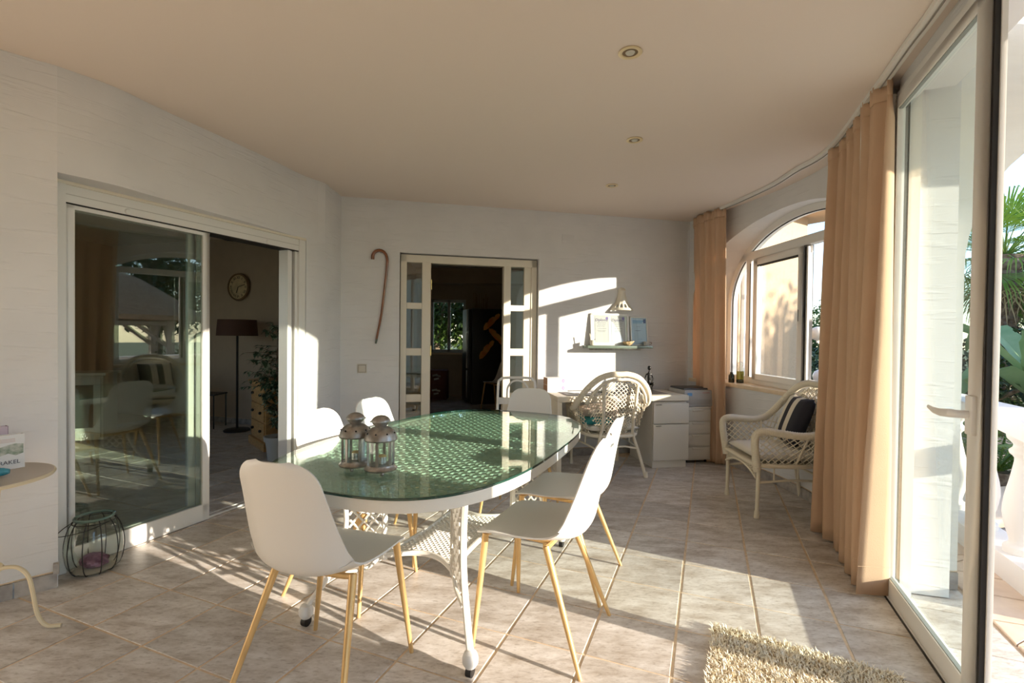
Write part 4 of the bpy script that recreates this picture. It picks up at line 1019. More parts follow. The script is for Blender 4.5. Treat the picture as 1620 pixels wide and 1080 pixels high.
MB().lathe([(0.022, 0.0), (0.027, 0.004), (0.033, 0.045), (0.031, 0.046), (0.024, 0.007), (0.0, 0.006)], n=20, capt=False).build('cup_body', mat('pale_ceramic', (0.60, 0.60, 0.58), 0.3), t)
MB().tube(catmull([Vector((0.030, -0.01, 0.038)), Vector((0.050, -0.014, 0.036)), Vector((0.050, -0.014, 0.018)), Vector((0.027, -0.01, 0.014))], 5), 0.003, 6).build('cup_handle', mat('brown_glaze', (0.2, 0.1, 0.06), .4), t)

# ================================================================== CEILING SPOTS
SPOTR = mat('brass_ring', (0.78, 0.64, 0.40), 0.35, metal=0.3)
sp0 = thing('ceiling_spotlight', 'recessed brass ringed ceiling spotlight nearest the viewer', 'spotlight', (0.522, 2.222, H), 0, 'ceiling spotlights')
MB().lathe([(0.036, -0.001), (0.052, -0.001), (0.054, -0.005), (0.044, -0.008), (0.036, -0.006), (0.034, -0.0015)], n=30, capb=False, capt=False).build('ring', SPOTR, sp0)
MB().lathe([(0.0, -0.003), (0.036, -0.003)], n=24, capb=False, capt=False).build('recess', mat('spot_recess', (0.18, 0.12, 0.06), 0.4, metal=0.5), sp0)
MB().lathe([(0.0, -0.008), (0.018, -0.008), (0.022, -0.0035)], n=20, capb=False, capt=False).build('lamp_face', mat('lamp_lens', (0.6, 0.58, 0.5), 0.15), sp0)
dup(sp0, (0.790, 3.205, H), 0, 'recessed ceiling spotlight in the middle of the row of three')
dup(sp0, (0.841, 4.178, H), 0, 'recessed ceiling spotlight farthest back near the desk wall')

# ================================================================== DESK
DD = Vector((0.983, 0.184, 0)).normalized(); DNn = Vector((DD.y, -DD.x, 0)); DRZ = atan2(DD.y, DD.x)
DK = Vector((0.430, 4.500, 0)); DW, DDp, DH = 1.335, 0.52, 0.705       # local x along front edge, y to the wall
LAM = mat('cream_laminate', (0.80, 0.73, 0.60), 0.35); LAMW = mat('warm_white_laminate', (0.76, 0.72, 0.64), 0.35)
dk = thing('desk', 'cream desk with a two drawer pedestal on the right against the back wall', 'desk', DK, DRZ)
MB().box((DW/2, DDp/2, DH-0.026), (DW, DDp, 0.052)).build('desk_top', LAM, dk, bevel=0.003)
MB().box((0.018, DDp/2, (DH-0.052)/2), (0.036, DDp, DH-0.053)).build('side_panel', LAM, dk, bevel=0.002)
MB().box((0.022, 0.022, (DH-0.052)/2), (0.046, 0.046, DH-0.053)).build('leg', LAM, dk, bevel=0.002)
px0 = DW-0.375
pd = MB().box(((px0+DW-0.012)/2, DDp/2+0.01, (DH-0.06)/2+0.002), (DW-0.012-px0, DDp-0.02, DH-0.066)).build('pedestal', LAMW, dk, bevel=0.002)
for z0, z1, nm in ((0.075, 0.425, 'drawer_front'), (0.435, 0.632, 'drawer_front')):
    MB().box(((px0+DW-0.004)/2, -0.002, (z0+z1)/2), (DW-0.004-px0, 0.018, z1-z0)).build(nm, LAMW, pd, bevel=0.003)
    MB().box((px0+0.05, -0.016, z1-0.012), (0.055, 0.012, 0.008)).build('pull', STEEL, pd, bevel=0.002)
MB().box(((px0+DW-0.02)/2, 0.012, 0.036), (DW-0.02-px0, 0.012, 0.068)).build('plinth', LAMW, pd)
DARKMAT = mat('dark_desk_pad', (0.055, 0.045, 0.045), 0.45)
o = MB().box((0, 0, 0.003), (1.06, 0.40, 0.006)).build('desk_pad', DARKMAT, bevel=0.002, loc=DK+DD*0.64-DNn*0.265+Z*DH, rz=DRZ)
tag(o, 'large dark desk pad covering most of the cream desk top', 'desk pad')
o = MB().box((0, 0, 0.001), (0.21, 0.15, 0.002)).build('paper_sheet', PAPERW, loc=DK+DD*0.30-DNn*0.30+Z*(DH+0.0065), rz=DRZ+0.3)
tag(o, 'loose white paper sheet on the desk pad beside the cardboard boxes', 'paper')
t = thing('tablet_computer', 'thin dark tablet lying tilted on the desk behind the wicker chair', 'tablet', DK+DD*0.57-DNn*0.33+Z*(DH+0.006), DRZ-0.35)
MB().box((0, 0, 0.005), (0.25, 0.18, 0.010)).build('body', mat('dark_grey_case', (0.10, 0.10, 0.11), 0.3), t, bevel=0.003)
MB().box((0, 0, 0.0105), (0.23, 0.16, 0.001)).build('screen', mat('screen_glass', (0.02, 0.02, 0.025), 0.08), t, smooth=False)
o = MB().tube([(0, 0, 0.006), (0.15, 0.0, 0.014)], [0.002, 0.005], 8).build('pen', mat('grey_pen', (0.25, 0.24, 0.24), 0.35), loc=DK+DD*0.36-DNn*0.24+Z*(DH+0.0085), rz=DRZ+0.1); tag(o, 'slim grey pen lying on the white sheet on the desk', 'pen')
# two product boxes stacked on the left corner
BROWN = mat('brown_board', (0.32, 0.16, 0.08), 0.6)
for k, z in enumerate((0.0, 0.073)):
    t = thing('carton', ('upper' if k else 'lower')+' of the two white cartons with purple emblem stacked on the desk corner', 'box', DK-DD*0.005-DNn*0.35+Z*(DH+0.0005+z), DRZ+0.02, 'white cartons on the desk')
    MB().box((0.105, 0.075, 0.0355), (0.21, 0.15, 0.071)).build('carton_body', BROWN if False else PAPERW, t, bevel=0.0015)
    MB().box((-0.0006, 0.075, 0.0355), (0.001, 0.148, 0.069)).build('end_face', BROWN, t, smooth=False)
    em = q3(t, 'emblem', 0.150, 0.150001, 0.02, 0.0201, VIO, -0.0005)
    mb = MB()
    for a in range(7):
        th = 2*pi*a/7; mb.ball((0.165+0.010*cos(th), -0.0008, 0.042+0.012*sin(th)), 0.0075, 8, sc=(1, 0.05, 1))
    mb.build('flower_emblem', mat('purple_print', (0.30, 0.10, 0.28), 0.5, colr2=(0.55, 0.35, 0.52), vscale=80), t); bpy.data.objects.remove(em)
    q3(t, 'text_line', 0.05, 0.095, 0.030, 0.0325, GREY, -0.0006); q3(t, 'text_line', 0.045, 0.10, 0.024, 0.026, GREY, -0.0006)
# seated figure sculpture
BRZ = mat('dark_bronze', (0.012, 0.010, 0.009), 0.35, metal=0.3)
fg = thing('figurine', 'slender black seated figure sculpture on the desk in front of the wall', 'figurine', DK+DD*1.075-DNn*0.33+Z*DH, DRZ-0.1)
MB().lathe([(0.0, 0), (0.040, 0), (0.043, 0.008), (0.036, 0.022), (0.040, 0.040), (0.030, 0.062), (0.0, 0.066)], n=20, capb=False, capt=False).build('stool', BRZ, fg)
def skin(name, chains, m, parent, lvl=1):
    vs = []; es = []; rs = []
    for ch in chains:
        prev = None
        for p, r in ch:
            idx = None
            for i, q in enumerate(vs):
                if (Vector(q)-Vector(p)).length < 1e-5: idx = i
            if idx is None: idx = len(vs); vs.append(p); rs.append(r)
            if prev is not None: es.append((prev, idx))
            prev = idx
    me = bpy.data.meshes.new(name); me.from_pydata(vs, es, []); o = bpy.data.objects.new(name, me); col.objects.link(o)
    sm = o.modifiers.new('skin', 'SKIN'); sm.use_smooth_shade = True; su = o.modifiers.new('sub', 'SUBSURF'); su.levels = lvl; su.render_levels = lvl
    for i, r in enumerate(rs): me.skin_vertices[0].data[i].radius = (r, r)
    me.skin_vertices[0].data[0].use_root = True
    bpy.context.view_layer.update()
    me2 = bpy.data.meshes.new_from_object(o.evaluated_get(bpy.context.evaluated_depsgraph_get())); bpy.data.objects.remove(o)
    me2.materials.clear(); me2.materials.append(m); me2.polygons.foreach_set('use_smooth', [True]*len(me2.polygons))
    o = bpy.data.objects.new(name, me2); col.objects.link(o); o.parent = parent; return o
skin('figure_body', [[((0, 0, 0.075), 0.022), ((0, 0.002, 0.11), 0.015), ((0, 0, 0.150), 0.020), ((0, 0, 0.185), 0.014), ((0, 0, 0.205), 0.007), ((0, -0.002, 0.222), 0.008)],
    [((0, 0, 0.185), 0.014), ((0.030, 0, 0.180), 0.008), ((0.046, 0.004, 0.135), 0.006), ((0.026, -0.022, 0.105), 0.005)],
    [((0, 0, 0.185), 0.014), ((-0.030, 0, 0.180), 0.008), ((-0.044, 0.0, 0.135), 0.006), ((-0.040, -0.024, 0.095), 0.005)],
    [((0, 0, 0.075), 0.022), ((0.022, -0.030, 0.088), 0.013), ((0.026, -0.062, 0.094), 0.010), ((0.004, -0.058, 0.045), 0.007), ((-0.008, -0.062, 0.012), 0.005), ((-0.014, -0.078, 0.006), 0.005)],
    [((0, 0, 0.075), 0.022), ((-0.022, -0.028, 0.084), 0.013), ((-0.028, -0.060, 0.080), 0.010), ((-0.026, -0.052, 0.035), 0.007), ((-0.026, -0.055, 0.008), 0.005), ((-0.03, -0.072, 0.005), 0.005)]], BRZ, fg)
MB().ball((0, -0.003, 0.246), 0.021, 16, sc=(0.85, 0.95, 1.15)).ball((0, 0.016, 0.256), 0.010, 10).build('head', BRZ, fg)

# ---- printer on the white drawer tower
dtr = thing('drawer_tower', 'cream plastic drawer tower between desk and curtain under the printer', 'drawers', (1.862, 5.07, 0), DRZ)
PLST = mat('cream_plastic', (0.74, 0.70, 0.62), 0.4)
MB().box((0, 0, 0.30), (0.29, 0.34, 0.54)).build('frame', PLST, dtr, bevel=0.006)
MB().box((0, 0, 0.562), (0.30, 0.35, 0.02)).build('top_plate', PLST, dtr, bevel=0.006)
for k in range(4):
    d_ = MB().box((0, -0.176, 0.105+0.128*k), (0.27, 0.012, 0.118)).build('drawer', PLST, dtr, bevel=0.004)
    MB().box((0, -0.185, 0.150+0.128*k), (0.13, 0.012, 0.012)).build('pull', PLST, d_, bevel=0.003)
for sx in (-1, 1):
    for sy in (-1, 1): MB().tube([(sx*0.11-0.008, sy*0.14, 0.0145), (sx*0.11+0.008, sy*0.14, 0.0145)], 0.0145, 10).build('caster', BLACKGAP, dtr)
prn = thing('printer', 'light grey laser printer with a dark lid on the drawer tower', 'printer', (1.868, 5.055, 0.5725), DRZ)
PRG = mat('printer_grey', (0.50, 0.48, 0.46), 0.4)
MB().box((0, 0, 0.085), (0.32, 0.32, 0.165), top=0.97).build('printer_body', PRG, prn, bevel=0.012)
MB().box((0, 0.01, 0.176), (0.30, 0.28, 0.016), top=0.96).build('lid', mat('printer_lid', (0.06, 0.055, 0.055), 0.4), prn, bevel=0.004)
MB().box((-0.10, -0.161, 0.125), (0.05, 0.004, 0.03)).build('control_panel', CYAN, prn, smooth=False)
MB().box((0.0, -0.161, 0.05), (0.26, 0.004, 0.045)).build('paper_tray', mat('printer_tray', (0.42, 0.40, 0.38), 0.4), prn, bevel=0.001)
q3(prn, 'text_line', 0.04, 0.12, 0.138, 0.143, mat('red_print', (0.5, 0.12, 0.1), .5), -0.1605)

# ================================================================== WICKER ARMCHAIRS (local: faces +y)
def net(mb, fn, nu, nv, r=0.0035, sides=4, segs=10, mask=None):
    """crossing diagonal canes over a surface fn(u, v)"""
    for sgn in (1, -1):
        for k in range(-nv, nu+nv+1):
            pts = []
            for i in range(segs*2+1):
                v = i/(segs*2); u = (k+sgn*v*nv)/nu
                if -1e-6 <= u <= 1+1e-6 and (mask is None or mask(u, v)): pts.append(Vector(fn(min(1, max(0, u)), v)))
                elif len(pts) > 1: mb.tube(pts, r, sides, cap=False); pts = []
                else: pts = []
            if len(pts) > 1: mb.tube(pts, r, sides, cap=False)
def make_wicker():
    t = thing('wicker_armchair', '', 'armchair')
    # arm and arch roll
    half = [(0.258, 0.245, 0.335), (0.266, 0.262, 0.45), (0.272, 0.272, 0.545), (0.282, 0.262, 0.602), (0.294, 0.21, 0.622), (0.315, 0.10, 0.612), (0.345, -0.02, 0.602), (0.362, -0.12, 0.625), (0.348, -0.20, 0.705), (0.292, -0.255, 0.805), (0.200, -0.288, 0.892), (0.09, -0.30, 0.930)]
    full = [Vector((x, y, z)) for x, y, z in half]+[Vector((0, -0.30, 0.932))]+[Vector((-x, y, z)) for x, y, z in reversed(half)]
    cv = catmull(full, 8); mb = MB(); m = len(cv)
    # rolled cane: tube with wrap ridges
    pts = []; rs = []
    for i in range(m-1):
        for k in range(3): pts.append(cv[i].lerp(cv[i+1], k/3))
    pts.append(cv[-1])
    for i in range(len(pts)): rs.append(0.0265+0.0022*sin(i*2*pi/3.0))
    mb.tube(pts, rs, 12, flat=(1.0, 0.95)); mb.build('arm_roll', WICK, t, ang=180)
    # inner arch behind the roll, seen from the back
    inner = [(p.x*0.86, p.y-0.035 if p.y > -0.25 else p.y-0.030, p.z*1.0-0.045) for p in catmull([Vector((x, y, z)) for x, y, z in half[8:]]+[Vector((0, -0.30, 0.932))]+[Vector((-x, y, z)) for x, y, z in reversed(half[8:])], 6)]
    MB().tube(inner, 0.014, 8).build('inner_arch', WICK, t, ang=180)
    # back frame posts
    for sx in (-1, 1):
        MB().tube(catmull([Vector((sx*0.165, -0.325, 0.835)), Vector((sx*0.155, -0.305, 0.64)), Vector((sx*0.150, -0.275, 0.46)), Vector((sx*0.165, -0.255, 0.36)), Vector((sx*0.205, -0.295, 0.20)), Vector((sx*0.245, -0.345, 0.0))], 5), [0.0145]*26, 10).build('rear_leg', WICK, t)
        MB().tube([(sx*0.245, -0.345, 0.05), (sx*0.248, -0.349, 0.0)], [0.017, 0.019], 10).build('foot_cap', WICK, t)
        MB().tube([(sx*0.252, 0.232, 0.40), (sx*0.250, 0.238, 0.05), (sx*0.250, 0.24, 0.0)], [0.014, 0.0135, 0.0135], 10).build('front_leg', WICK, t)
        MB().tube([(sx*0.250, 0.238, 0.05), (sx*0.250, 0.24, 0.0)], [0.017, 0.019], 10).build('foot_cap', WICK, t)
        MB().tube(catmull([Vector((sx*0.250, 0.236, 0.25)), Vector((sx*0.235, 0.0, 0.265)), Vector((sx*0.195, -0.285, 0.25))], 6), 0.0085, 8).build('stretcher', WICK, t)
        for y, x in ((0.12, 0.243), (-0.06, 0.225)): MB().tube([(sx*x, y, 0.258), (sx*x, y, 0.375)], 0.006, 6).build('spindle', WICK, t)
    MB().tube([(-0.195, -0.285, 0.25), (-0.08, -0.262, 0.27), (0.08, -0.262, 0.27), (0.195, -0.285, 0.25)], 0.0085, 8).build('stretcher', WICK, t)
    # seat frame and woven seat
    sf = catmull([Vector(p) for p in ((0.262, 0.235, 0.375), (0.268, 0.0, 0.372), (0.235, -0.16, 0.368), (0.15, -0.255, 0.365), (0.0, -0.275, 0.365), (-0.15, -0.255, 0.365), (-0.235, -0.16, 0.368), (-0.268, 0.0, 0.372), (-0.262, 0.235, 0.375))], 5)
    MB().tube(sf+[Vector((0, 0.255, 0.375))], 0.0155, 8, closed=True).build('seat_frame', WICK, t)
    MB().prism([P2(p) for p in sf], 0.370, 0.380).build('seat_deck', WICK, t)
    # woven back
    def backf(u, v):     # v 0 at seat level, 1 at arch
        x0 = lerp(-0.235, 0.235, u); a = (u-0.5)*2
        zt = 0.905*sqrt(max(0.0, 1-(a*0.86)**2))*0.62+0.345; wid = lerp(0.88, 1.10, v)
        z = lerp(0.385, zt, v); y = lerp(-0.245, -0.292, v)+0.085*abs(a)**2.2
        return (x0*wid*lerp(0.74, 1.22, v), y, z)
    mb = MB(); net(mb, backf, 12, 13, 0.0042, 4, 10)
    tag(mb.build('woven_back', WICK, t, ang=180), kind='stuff')
    # woven arm sides
    for sx in (-1, 1):
        def sidef(u, v):
            y = lerp(0.245, -0.20, u); zt = interp([0, 0.15, 0.5, 0.8, 1], [0.585, 0.605, 0.592, 0.60, 0.70], u)
            return (sx*(lerp(0.262, interp([0, 0.3, 0.6, 1], [0.285, 0.305, 0.335, 0.35], u), v)-0.03*u*(1-v)), y, lerp(0.378, zt, v))
        mb = MB(); net(mb, sidef, 9, 5, 0.0042, 4, 7)
        tag(mb.build('woven_side', WICK, t, ang=180), kind='stuff')
        MB().tube([sidef(0.62, 0.0), sidef(0.66, 0.5), sidef(0.70, 1.0)], 0.008, 6).build('side_post', WICK, t)
    # front apron with arched lower edge
    def apf(u, v): x = lerp(-0.25, 0.25, u); return (x, 0.250, lerp(0.285+0.062*(1-(2*u-1)**2), 0.37, v))
    mb = MB(); net(mb, apf, 16, 3, 0.0032, 4, 4); tag(mb.build('woven_apron', WICK, t, ang=180), kind='stuff')
    MB().tube([apf(k/14, 0.0) for k in range(15)], 0.009, 6).build('apron_edge', WICK, t)
    MB().tube([(-0.262, 0.252, 0.375), (0.262, 0.252, 0.375)], 0.016, 8).build('front_rail', WICK, t)
    return t
wk = make_wicker(); wk.location = (0.905, 4.655, 0); wk.rotation_euler = (0, 0, face((-0.24, 0.97))); wk['label'] = 'white wicker armchair at the desk, seen from behind'; wk['group'] = 'white wicker armchairs'
WK2 = (1.995, 3.668, 0); RZ2 = face((-1.0, 0.02))
dup(wk, WK2, RZ2, 'white wicker armchair with a striped cushion under the bay window')
def cushion(name, w, d, h, m, loc, rot, puff=1.0, stripes=None, mats=None):
    mb = MB(); n = 16
    def sf(u, v, top):
        x = -1+2*u; y = -1+2*v; e = (1-abs(x)**3.0)*(1-abs(y)**3.0); z = h*0.5*(max(0, e)**0.38)*puff
        pin = 1-0.06*(abs(x)*abs(y))**1.2*0; return (w/2*x*(1-0.04*(1-abs(y)**2)), d/2*y*(1-0.04*(1-abs(x)**2)), z if top else -z)
    vs = [sf(i/n, j/n, True) for j in range(n+1) for i in range(n+1)]+[sf(i/n, j/n, False) for j in range(n+1) for i in range(n+1)]
    K = n+1; T = K*K
    fs = [(j*K+i, j*K+i+1, (j+1)*K+i+1, (j+1)*K+i) for j in range(n) for i in range(n)]+[(T+(j+1)*K+i, T+(j+1)*K+i+1, T+j*K+i+1, T+j*K+i) for j in range(n) for i in range(n)]
    mb.add(vs, fs)
    if stripes: mb.m = [stripes(((k % (n*n)) % n)/n) for k in range(len(fs))]
    o = mb.build(name, mats or m, ang=180); o.location = loc; o.rotation_euler = rot
    bm = bmesh.new(); bm.from_mesh(o.data); bmesh.ops.remove_doubles(bm, verts=bm.verts, dist=1e-5); bm.to_mesh(o.data); bm.free(); return o
SEATC = mat('cream_cushion', (0.78, 0.73, 0.64), 0.85, bump=0.2, bscale=200)
c1 = cushion('seat_cushion', 0.50, 0.47, 0.085, SEATC, (0.905-0.005, 4.655+0.02, 0.424), (0, 0, face((-0.24, 0.97))), 0.9)
tag(c1, 'cream seat cushion of the wicker armchair at the desk', 'cushion')
c2 = cushion('seat_cushion', 0.50, 0.47, 0.095, SEATC, (WK2[0]-0.01, WK2[1], 0.429), (0, 0, RZ2), 0.9)
tag(c2, 'cream seat cushion of the wicker armchair under the bay window', 'cushion')
STB = mat('black_stripe_cloth', (0.015, 0.015, 0.025), 0.8); STW_ = mat('cream_stripe_cloth', (0.72, 0.66, 0.54), 0.85)
c3 = cushion('striped_cushion', 0.40, 0.38, 0.12, None, (0, 0, 0), (0, 0, 0), 1.0, lambda u: 0 if (u < 0.30 or 0.48 <= u < 0.68 or u >= 0.90) else 1, [STB, STW_])
c3.matrix_world = Matrix.Translation((2.165, 3.70, 0.655)) @ Matrix.Rotation(radians(-101), 4, 'Z') @ Matrix.Rotation(radians(70), 4, 'X') @ Matrix.Rotation(radians(180), 4, 'Z')
tag(c3, 'black and cream striped cushion leaning in the right wicker armchair', 'cushion')
c4 = cushion('grey_cushion', 0.36, 0.30, 0.10, mat('dusty_pink_cloth', (0.62, 0.50, 0.42), 0.85), (0.845, 4.62, 0.545), (radians(42), radians(12), 2.9)); tag(c4, 'small beige cushion in the wicker armchair at the desk', 'cushion')
c5 = cushion('teal_cloth', 0.34, 0.30, 0.05, mat('teal_cloth', (0.02, 0.22, 0.24), 0.85, bump=0.4, bscale=60), (0.80, 4.60, 0.488), (radians(6), 0, 0.2)); tag(c5, 'folded teal cloth on the seat of the wicker armchair at the desk', 'cloth')
c6 = cushion('dark_cloth', 0.20, 0.16, 0.05, mat('navy_cloth', (0.02, 0.03, 0.05), 0.85), (0.78, 4.77, 0.53), (radians(30), 0, 0.5)); tag(c6, 'dark folded cloth behind the teal cloth in the desk armchair', 'cloth')

# ---- folding chair of white tube behind the far dining chair
fc = thing('folding_chair', 'white tubular metal folding chair behind the table by the doorway', 'chair', (0.045, 4.36, 0), 0.05)
MB().tube(catmull([Vector(p) for p in ((-0.175, -0.06, 0.012), (-0.17, -0.04, 0.45), (-0.165, -0.02, 0.82), (-0.145, -0.016, 0.875), (-0.10, -0.014, 0.892), (0.10, -0.014, 0.892), (0.145, -0.016, 0.875), (0.165, -0.02, 0.82), (0.17, -0.04, 0.45), (0.175, -0.06, 0.012))], 5), 0.0115, 8).build('back_tube', WHITE, fc)
MB().tube(catmull([Vector(p) for p in ((-0.085, -0.005, 0.70), (-0.08, -0.005, 0.80), (-0.04, -0.004, 0.855), (0.02, -0.004, 0.868), (0.08, -0.004, 0.84), (0.105, -0.005, 0.77), (0.105, -0.005, 0.70))], 5), 0.009, 8).build('inner_hoop', WHITE, fc)
MB().box((0, -0.005, 0.685), (0.33, 0.014, 0.06)).build('back_slat', WHITE, fc, bevel=0.004)
MB().box((0, 0.13, 0.44), (0.34, 0.32, 0.018)).build('seat', WHITE, fc, bevel=0.005)
for sx in (-1, 1): MB().tube([(sx*0.15, 0.26, 0.435), (sx*0.15, -0.0, 0.30), (sx*0.15, 0.25, 0.012)], 0.010, 8).build('leg', WHITE, fc)

# ---- oil bottles on the window sill
OIL = mat('olive_oil', (0.34, 0.30, 0.02), 0.1, coat=0.5); DOIL = mat('dark_vinegar', (0.015, 0.02, 0.008), 0.12, coat=0.4)
t = thing('oil_bottle', 'small round clear bottle with yellow green oil on the window sill', 'bottle', (2.298, 4.87, 0.822))
MB().lathe([(0.034, 0), (0.038, 0.006), (0.039, 0.12), (0.033, 0.145), (0.018, 0.160), (0.017, 0.178)], n=20, capt=False).build('glass_body', GLAN, t)
MB().lathe([(0.034, 0.002), (0.035, 0.035)], n=18).build('dark_layer', DOIL, t); MB().lathe([(0.035, 0.036), (0.035, 0.118)], n=18).build('oil_layer', OIL, t)
MB().lathe([(0.02, 0.178), (0.022, 0.19), (0.016, 0.200), (0.0, 0.203)], n=16, capt=False).build('stopper', GLAN, t)
MB().tube(catmull([Vector((-0.018, 0, 0.165)), Vector((-0.030, 0, 0.185)), Vector((-0.010, 0, 0.208)), Vector((0.020, 0, 0.205)), Vector((0.030, 0, 0.18)), Vector((0.018, 0, 0.162))], 4), 0.002, 5).build('clip_wire', STEEL, t)
t = thing('dark_bottle', 'squat dark bottle on the window sill beside the oil bottle, close to the curtain', 'bottle', (2.225, 4.90, 0.822))
MB().lathe([(0.026, 0), (0.029, 0.005), (0.029, 0.07), (0.015, 0.09), (0.014, 0.105), (0, 0.106)], n=18, capt=False).build('glass_body', DOIL, t)

# ================================================================== LIVING ROOM seen through the sliding door
DKBR = mat('dark_brown_fabric', (0.10, 0.045, 0.03), 0.8); BLK = mat('black_metal', (0.015, 0.012, 0.011), 0.4)
fl = thing('floor_lamp', 'black floor lamp with a wide dark brown drum shade in the living room', 'floor lamp', (-3.525, 6.22, 0))
MB().lathe([(0.0, 0.0), (0.155, 0.0), (0.155, 0.018), (0.14, 0.028), (0.02, 0.034), (0.0, 0.034)], n=30, capb=False, capt=False).build('base', BLK, fl)
MB().tube([(0, 0, 0.03), (0, 0, 1.26)], 0.014, 10).build('pole', BLK, fl)
MB().lathe([(0.238, 1.225), (0.222, 1.43), (0.218, 1.43), (0.234, 1.225)], n=36, capb=False, capt=False).build('lamp_shade', DKBR, fl)
cwd = Vector((0.949, -0.316, 0)); ck = thing('wall_clock', 'round wall clock with dark numerals and two hands in the living room', 'clock', (-3.72, 6.655, 1.905), atan2(-0.316, 0.949))
ck.location = (-3.763, 6.688, 1.89)
MB().lathe([(0.0, 0), (0.185, 0), (0.192, 0.012), (0.185, 0.03), (0.165, 0.03), (0.165, 0.02), (0, 0.02)], n=40, capb=False, capt=False).build('case', mat('clock_rim', (0.20, 0.12, 0.06), .4), ck).matrix_local = Matrix.Rotation(radians(90), 4, 'X')
fcl = MB().lathe([(0.0, 0.0205), (0.165, 0.0205)], n=40, capb=False, capt=False).build('dial', mat('aged_dial', (0.62, 0.50, 0.30), 0.6, var=0.15, vscale=12), ck); fcl.matrix_local = Matrix.Rotation(radians(90), 4, 'X')
ROM = ['XII', 'I', 'II', 'III', 'IIII', 'V', 'VI', 'VII', 'VIII', 'IX', 'X', 'XI']
for k in range(12):
    a = pi/2-2*pi*k/12; text_mesh('numeral', ROM[k], 0.052, BLK, ck, Matrix.Translation((0.128*cos(a), -0.0215, 0.128*sin(a))) @ Matrix.Rotation(radians(90), 4, 'X') @ Matrix.Rotation(a-pi/2, 4, 'Z'))
for L_, a, w in ((0.085, radians(-110), 0.010), (0.125, radians(15), 0.007)):
    MB().box((L_/2*cos(a), -0.024, L_/2*sin(a)), (L_, 0.003, w), R=Matrix.Rotation(-a, 3, 'Y')).build('hand', BLK, ck, smooth=False)
# chest of drawers
cdn = Vector((-0.745, -0.667, 0)); cdx = Vector((0.667, -0.745, 0))   # width runs towards the viewer
cs = thing('chest_of_drawers', 'narrow pine chest of drawers with black knobs beside the potted plant', 'chest', Vector((-2.80, 5.34, 0)), atan2(cdx.y, cdx.x))
PINE = mat('honey_pine', (0.58, 0.34, 0.13), 0.5, var=0.15, vscale=14, stretch=(1, 1, 4))
MB().box((0, 0.20, 0.40), (0.56, 0.38, 0.62)).build('carcass', PINE, cs, bevel=0.004)
MB().box((0, 0.19, 0.722), (0.62, 0.43, 0.026)).build('top_board', PINE, cs, bevel=0.006)
MB().box((0, 0.19, 0.05), (0.62, 0.42, 0.09)).build('plinth', PINE, cs, bevel=0.01)
for k in range(3):
    d_ = MB().box((0, 0.006, 0.205+0.195*k), (0.50, 0.018, 0.175)).build('drawer', PINE, cs, bevel=0.004)
    for sx in (-1, 1): MB().ball((sx*0.15, -0.016, 0.205+0.195*k), 0.017, 10).build('knob', BLK, d_)
# potted ficus
fp = thing('potted_ficus', 'variegated weeping fig in a white pot inside the sliding door', 'plant', (-2.34, 4.86, 0))
MB().lathe([(0.0, 0.0), (0.095, 0.0), (0.118, 0.19), (0.130, 0.19), (0.135, 0.235), (0.122, 0.238), (0.112, 0.205), (0.0, 0.20)], n=30, capb=False, capt=False).build('pot', mat('white_pot', (0.62, 0.60, 0.55), 0.5), fp)
MB().lathe([(0.0, 0.208), (0.112, 0.204)], n=20, capb=False, capt=False).build('soil', TRUNK, fp)
MB().tube(catmull([Vector((0, 0, 0.2)), Vector((0.012, 0.01, 0.45)), Vector((-0.012, 0, 0.8)), Vector((0, 0, 1.25))], 5), [0.012]*16, 8).build('stem', TRUNK, fp)
VAR = mat('variegated_leaf', (0.05, 0.10, 0.05), 0.45, colr2=(0.45, 0.50, 0.36), vscale=22)
for e_ in ('elements',):
    rmp = [n for n in VAR.node_tree.nodes if n.type == 'VALTORGB'][0]; rmp.color_ramp.elements[0].position = 0.50; rmp.color_ramp.elements[1].position = 0.62
def leaf(mb, p, d, L_, w, droop=0.3, up=Z):
    d = d.normalized(); s = d.cross(up)
    if s.length < 1e-4: s = Vector((1, 0, 0))
    s.normalize(); m1 = p+d*L_*0.45+up*(0.05*L_); tip = p+d*L_-up*(droop*L_)
    mb.add([p, m1+s*w/2, tip, m1-s*w/2, m1-up*(0.12*w)], [(0, 1, 4), (1, 2, 4), (2, 3, 4), (3, 0, 4)])
rr = random.Random(5); mb = MB(); br = MB()
for k in range(110):
    z = rr.uniform(0.28, 1.30); a = rr.uniform(0, 2*pi); L_ = (0.30 if z > 0.7 else 0.16)*rr.uniform(0.5, 1.1)*sqrt(max(0.15, 1-((z-0.85)/0.62)**2))
    p0 = Vector((0, 0, z)); p1 = p0+Vector((cos(a)*L_, sin(a)*L_, rr.uniform(-0.02, 0.10)))
    br.tube([p0, p1], [0.003, 0.0015], 4)
    for q in range(9):
        t = rr.uniform(0.3, 1.05); p = p0.lerp(p1, t); b = a+rr.uniform(-1.6, 1.6)
        leaf(mb, p, Vector((cos(b), sin(b), rr.uniform(-0.7, 0.3))), rr.uniform(0.06, 0.085), rr.uniform(0.032, 0.045))
br.build('branches', TRUNK, fp); tag(mb.build('foliage', VAR, fp, smooth=False), kind='stuff')
# ceiling lamp in the living room
cl_ = thing('ceiling_lamp', 'small black ceiling lamp in the living room above the door opening', 'ceiling lamp', (-3.19, 5.5, H))
MB().lathe([(0.0, 0), (0.05, 0), (0.05, -0.02), (0.01, -0.03), (0.01, -0.17), (0.03, -0.19), (0.085, -0.255), (0.08, -0.26), (0.0, -0.22)], n=24, capb=False, capt=False).build('lamp_body', BLK, cl_)
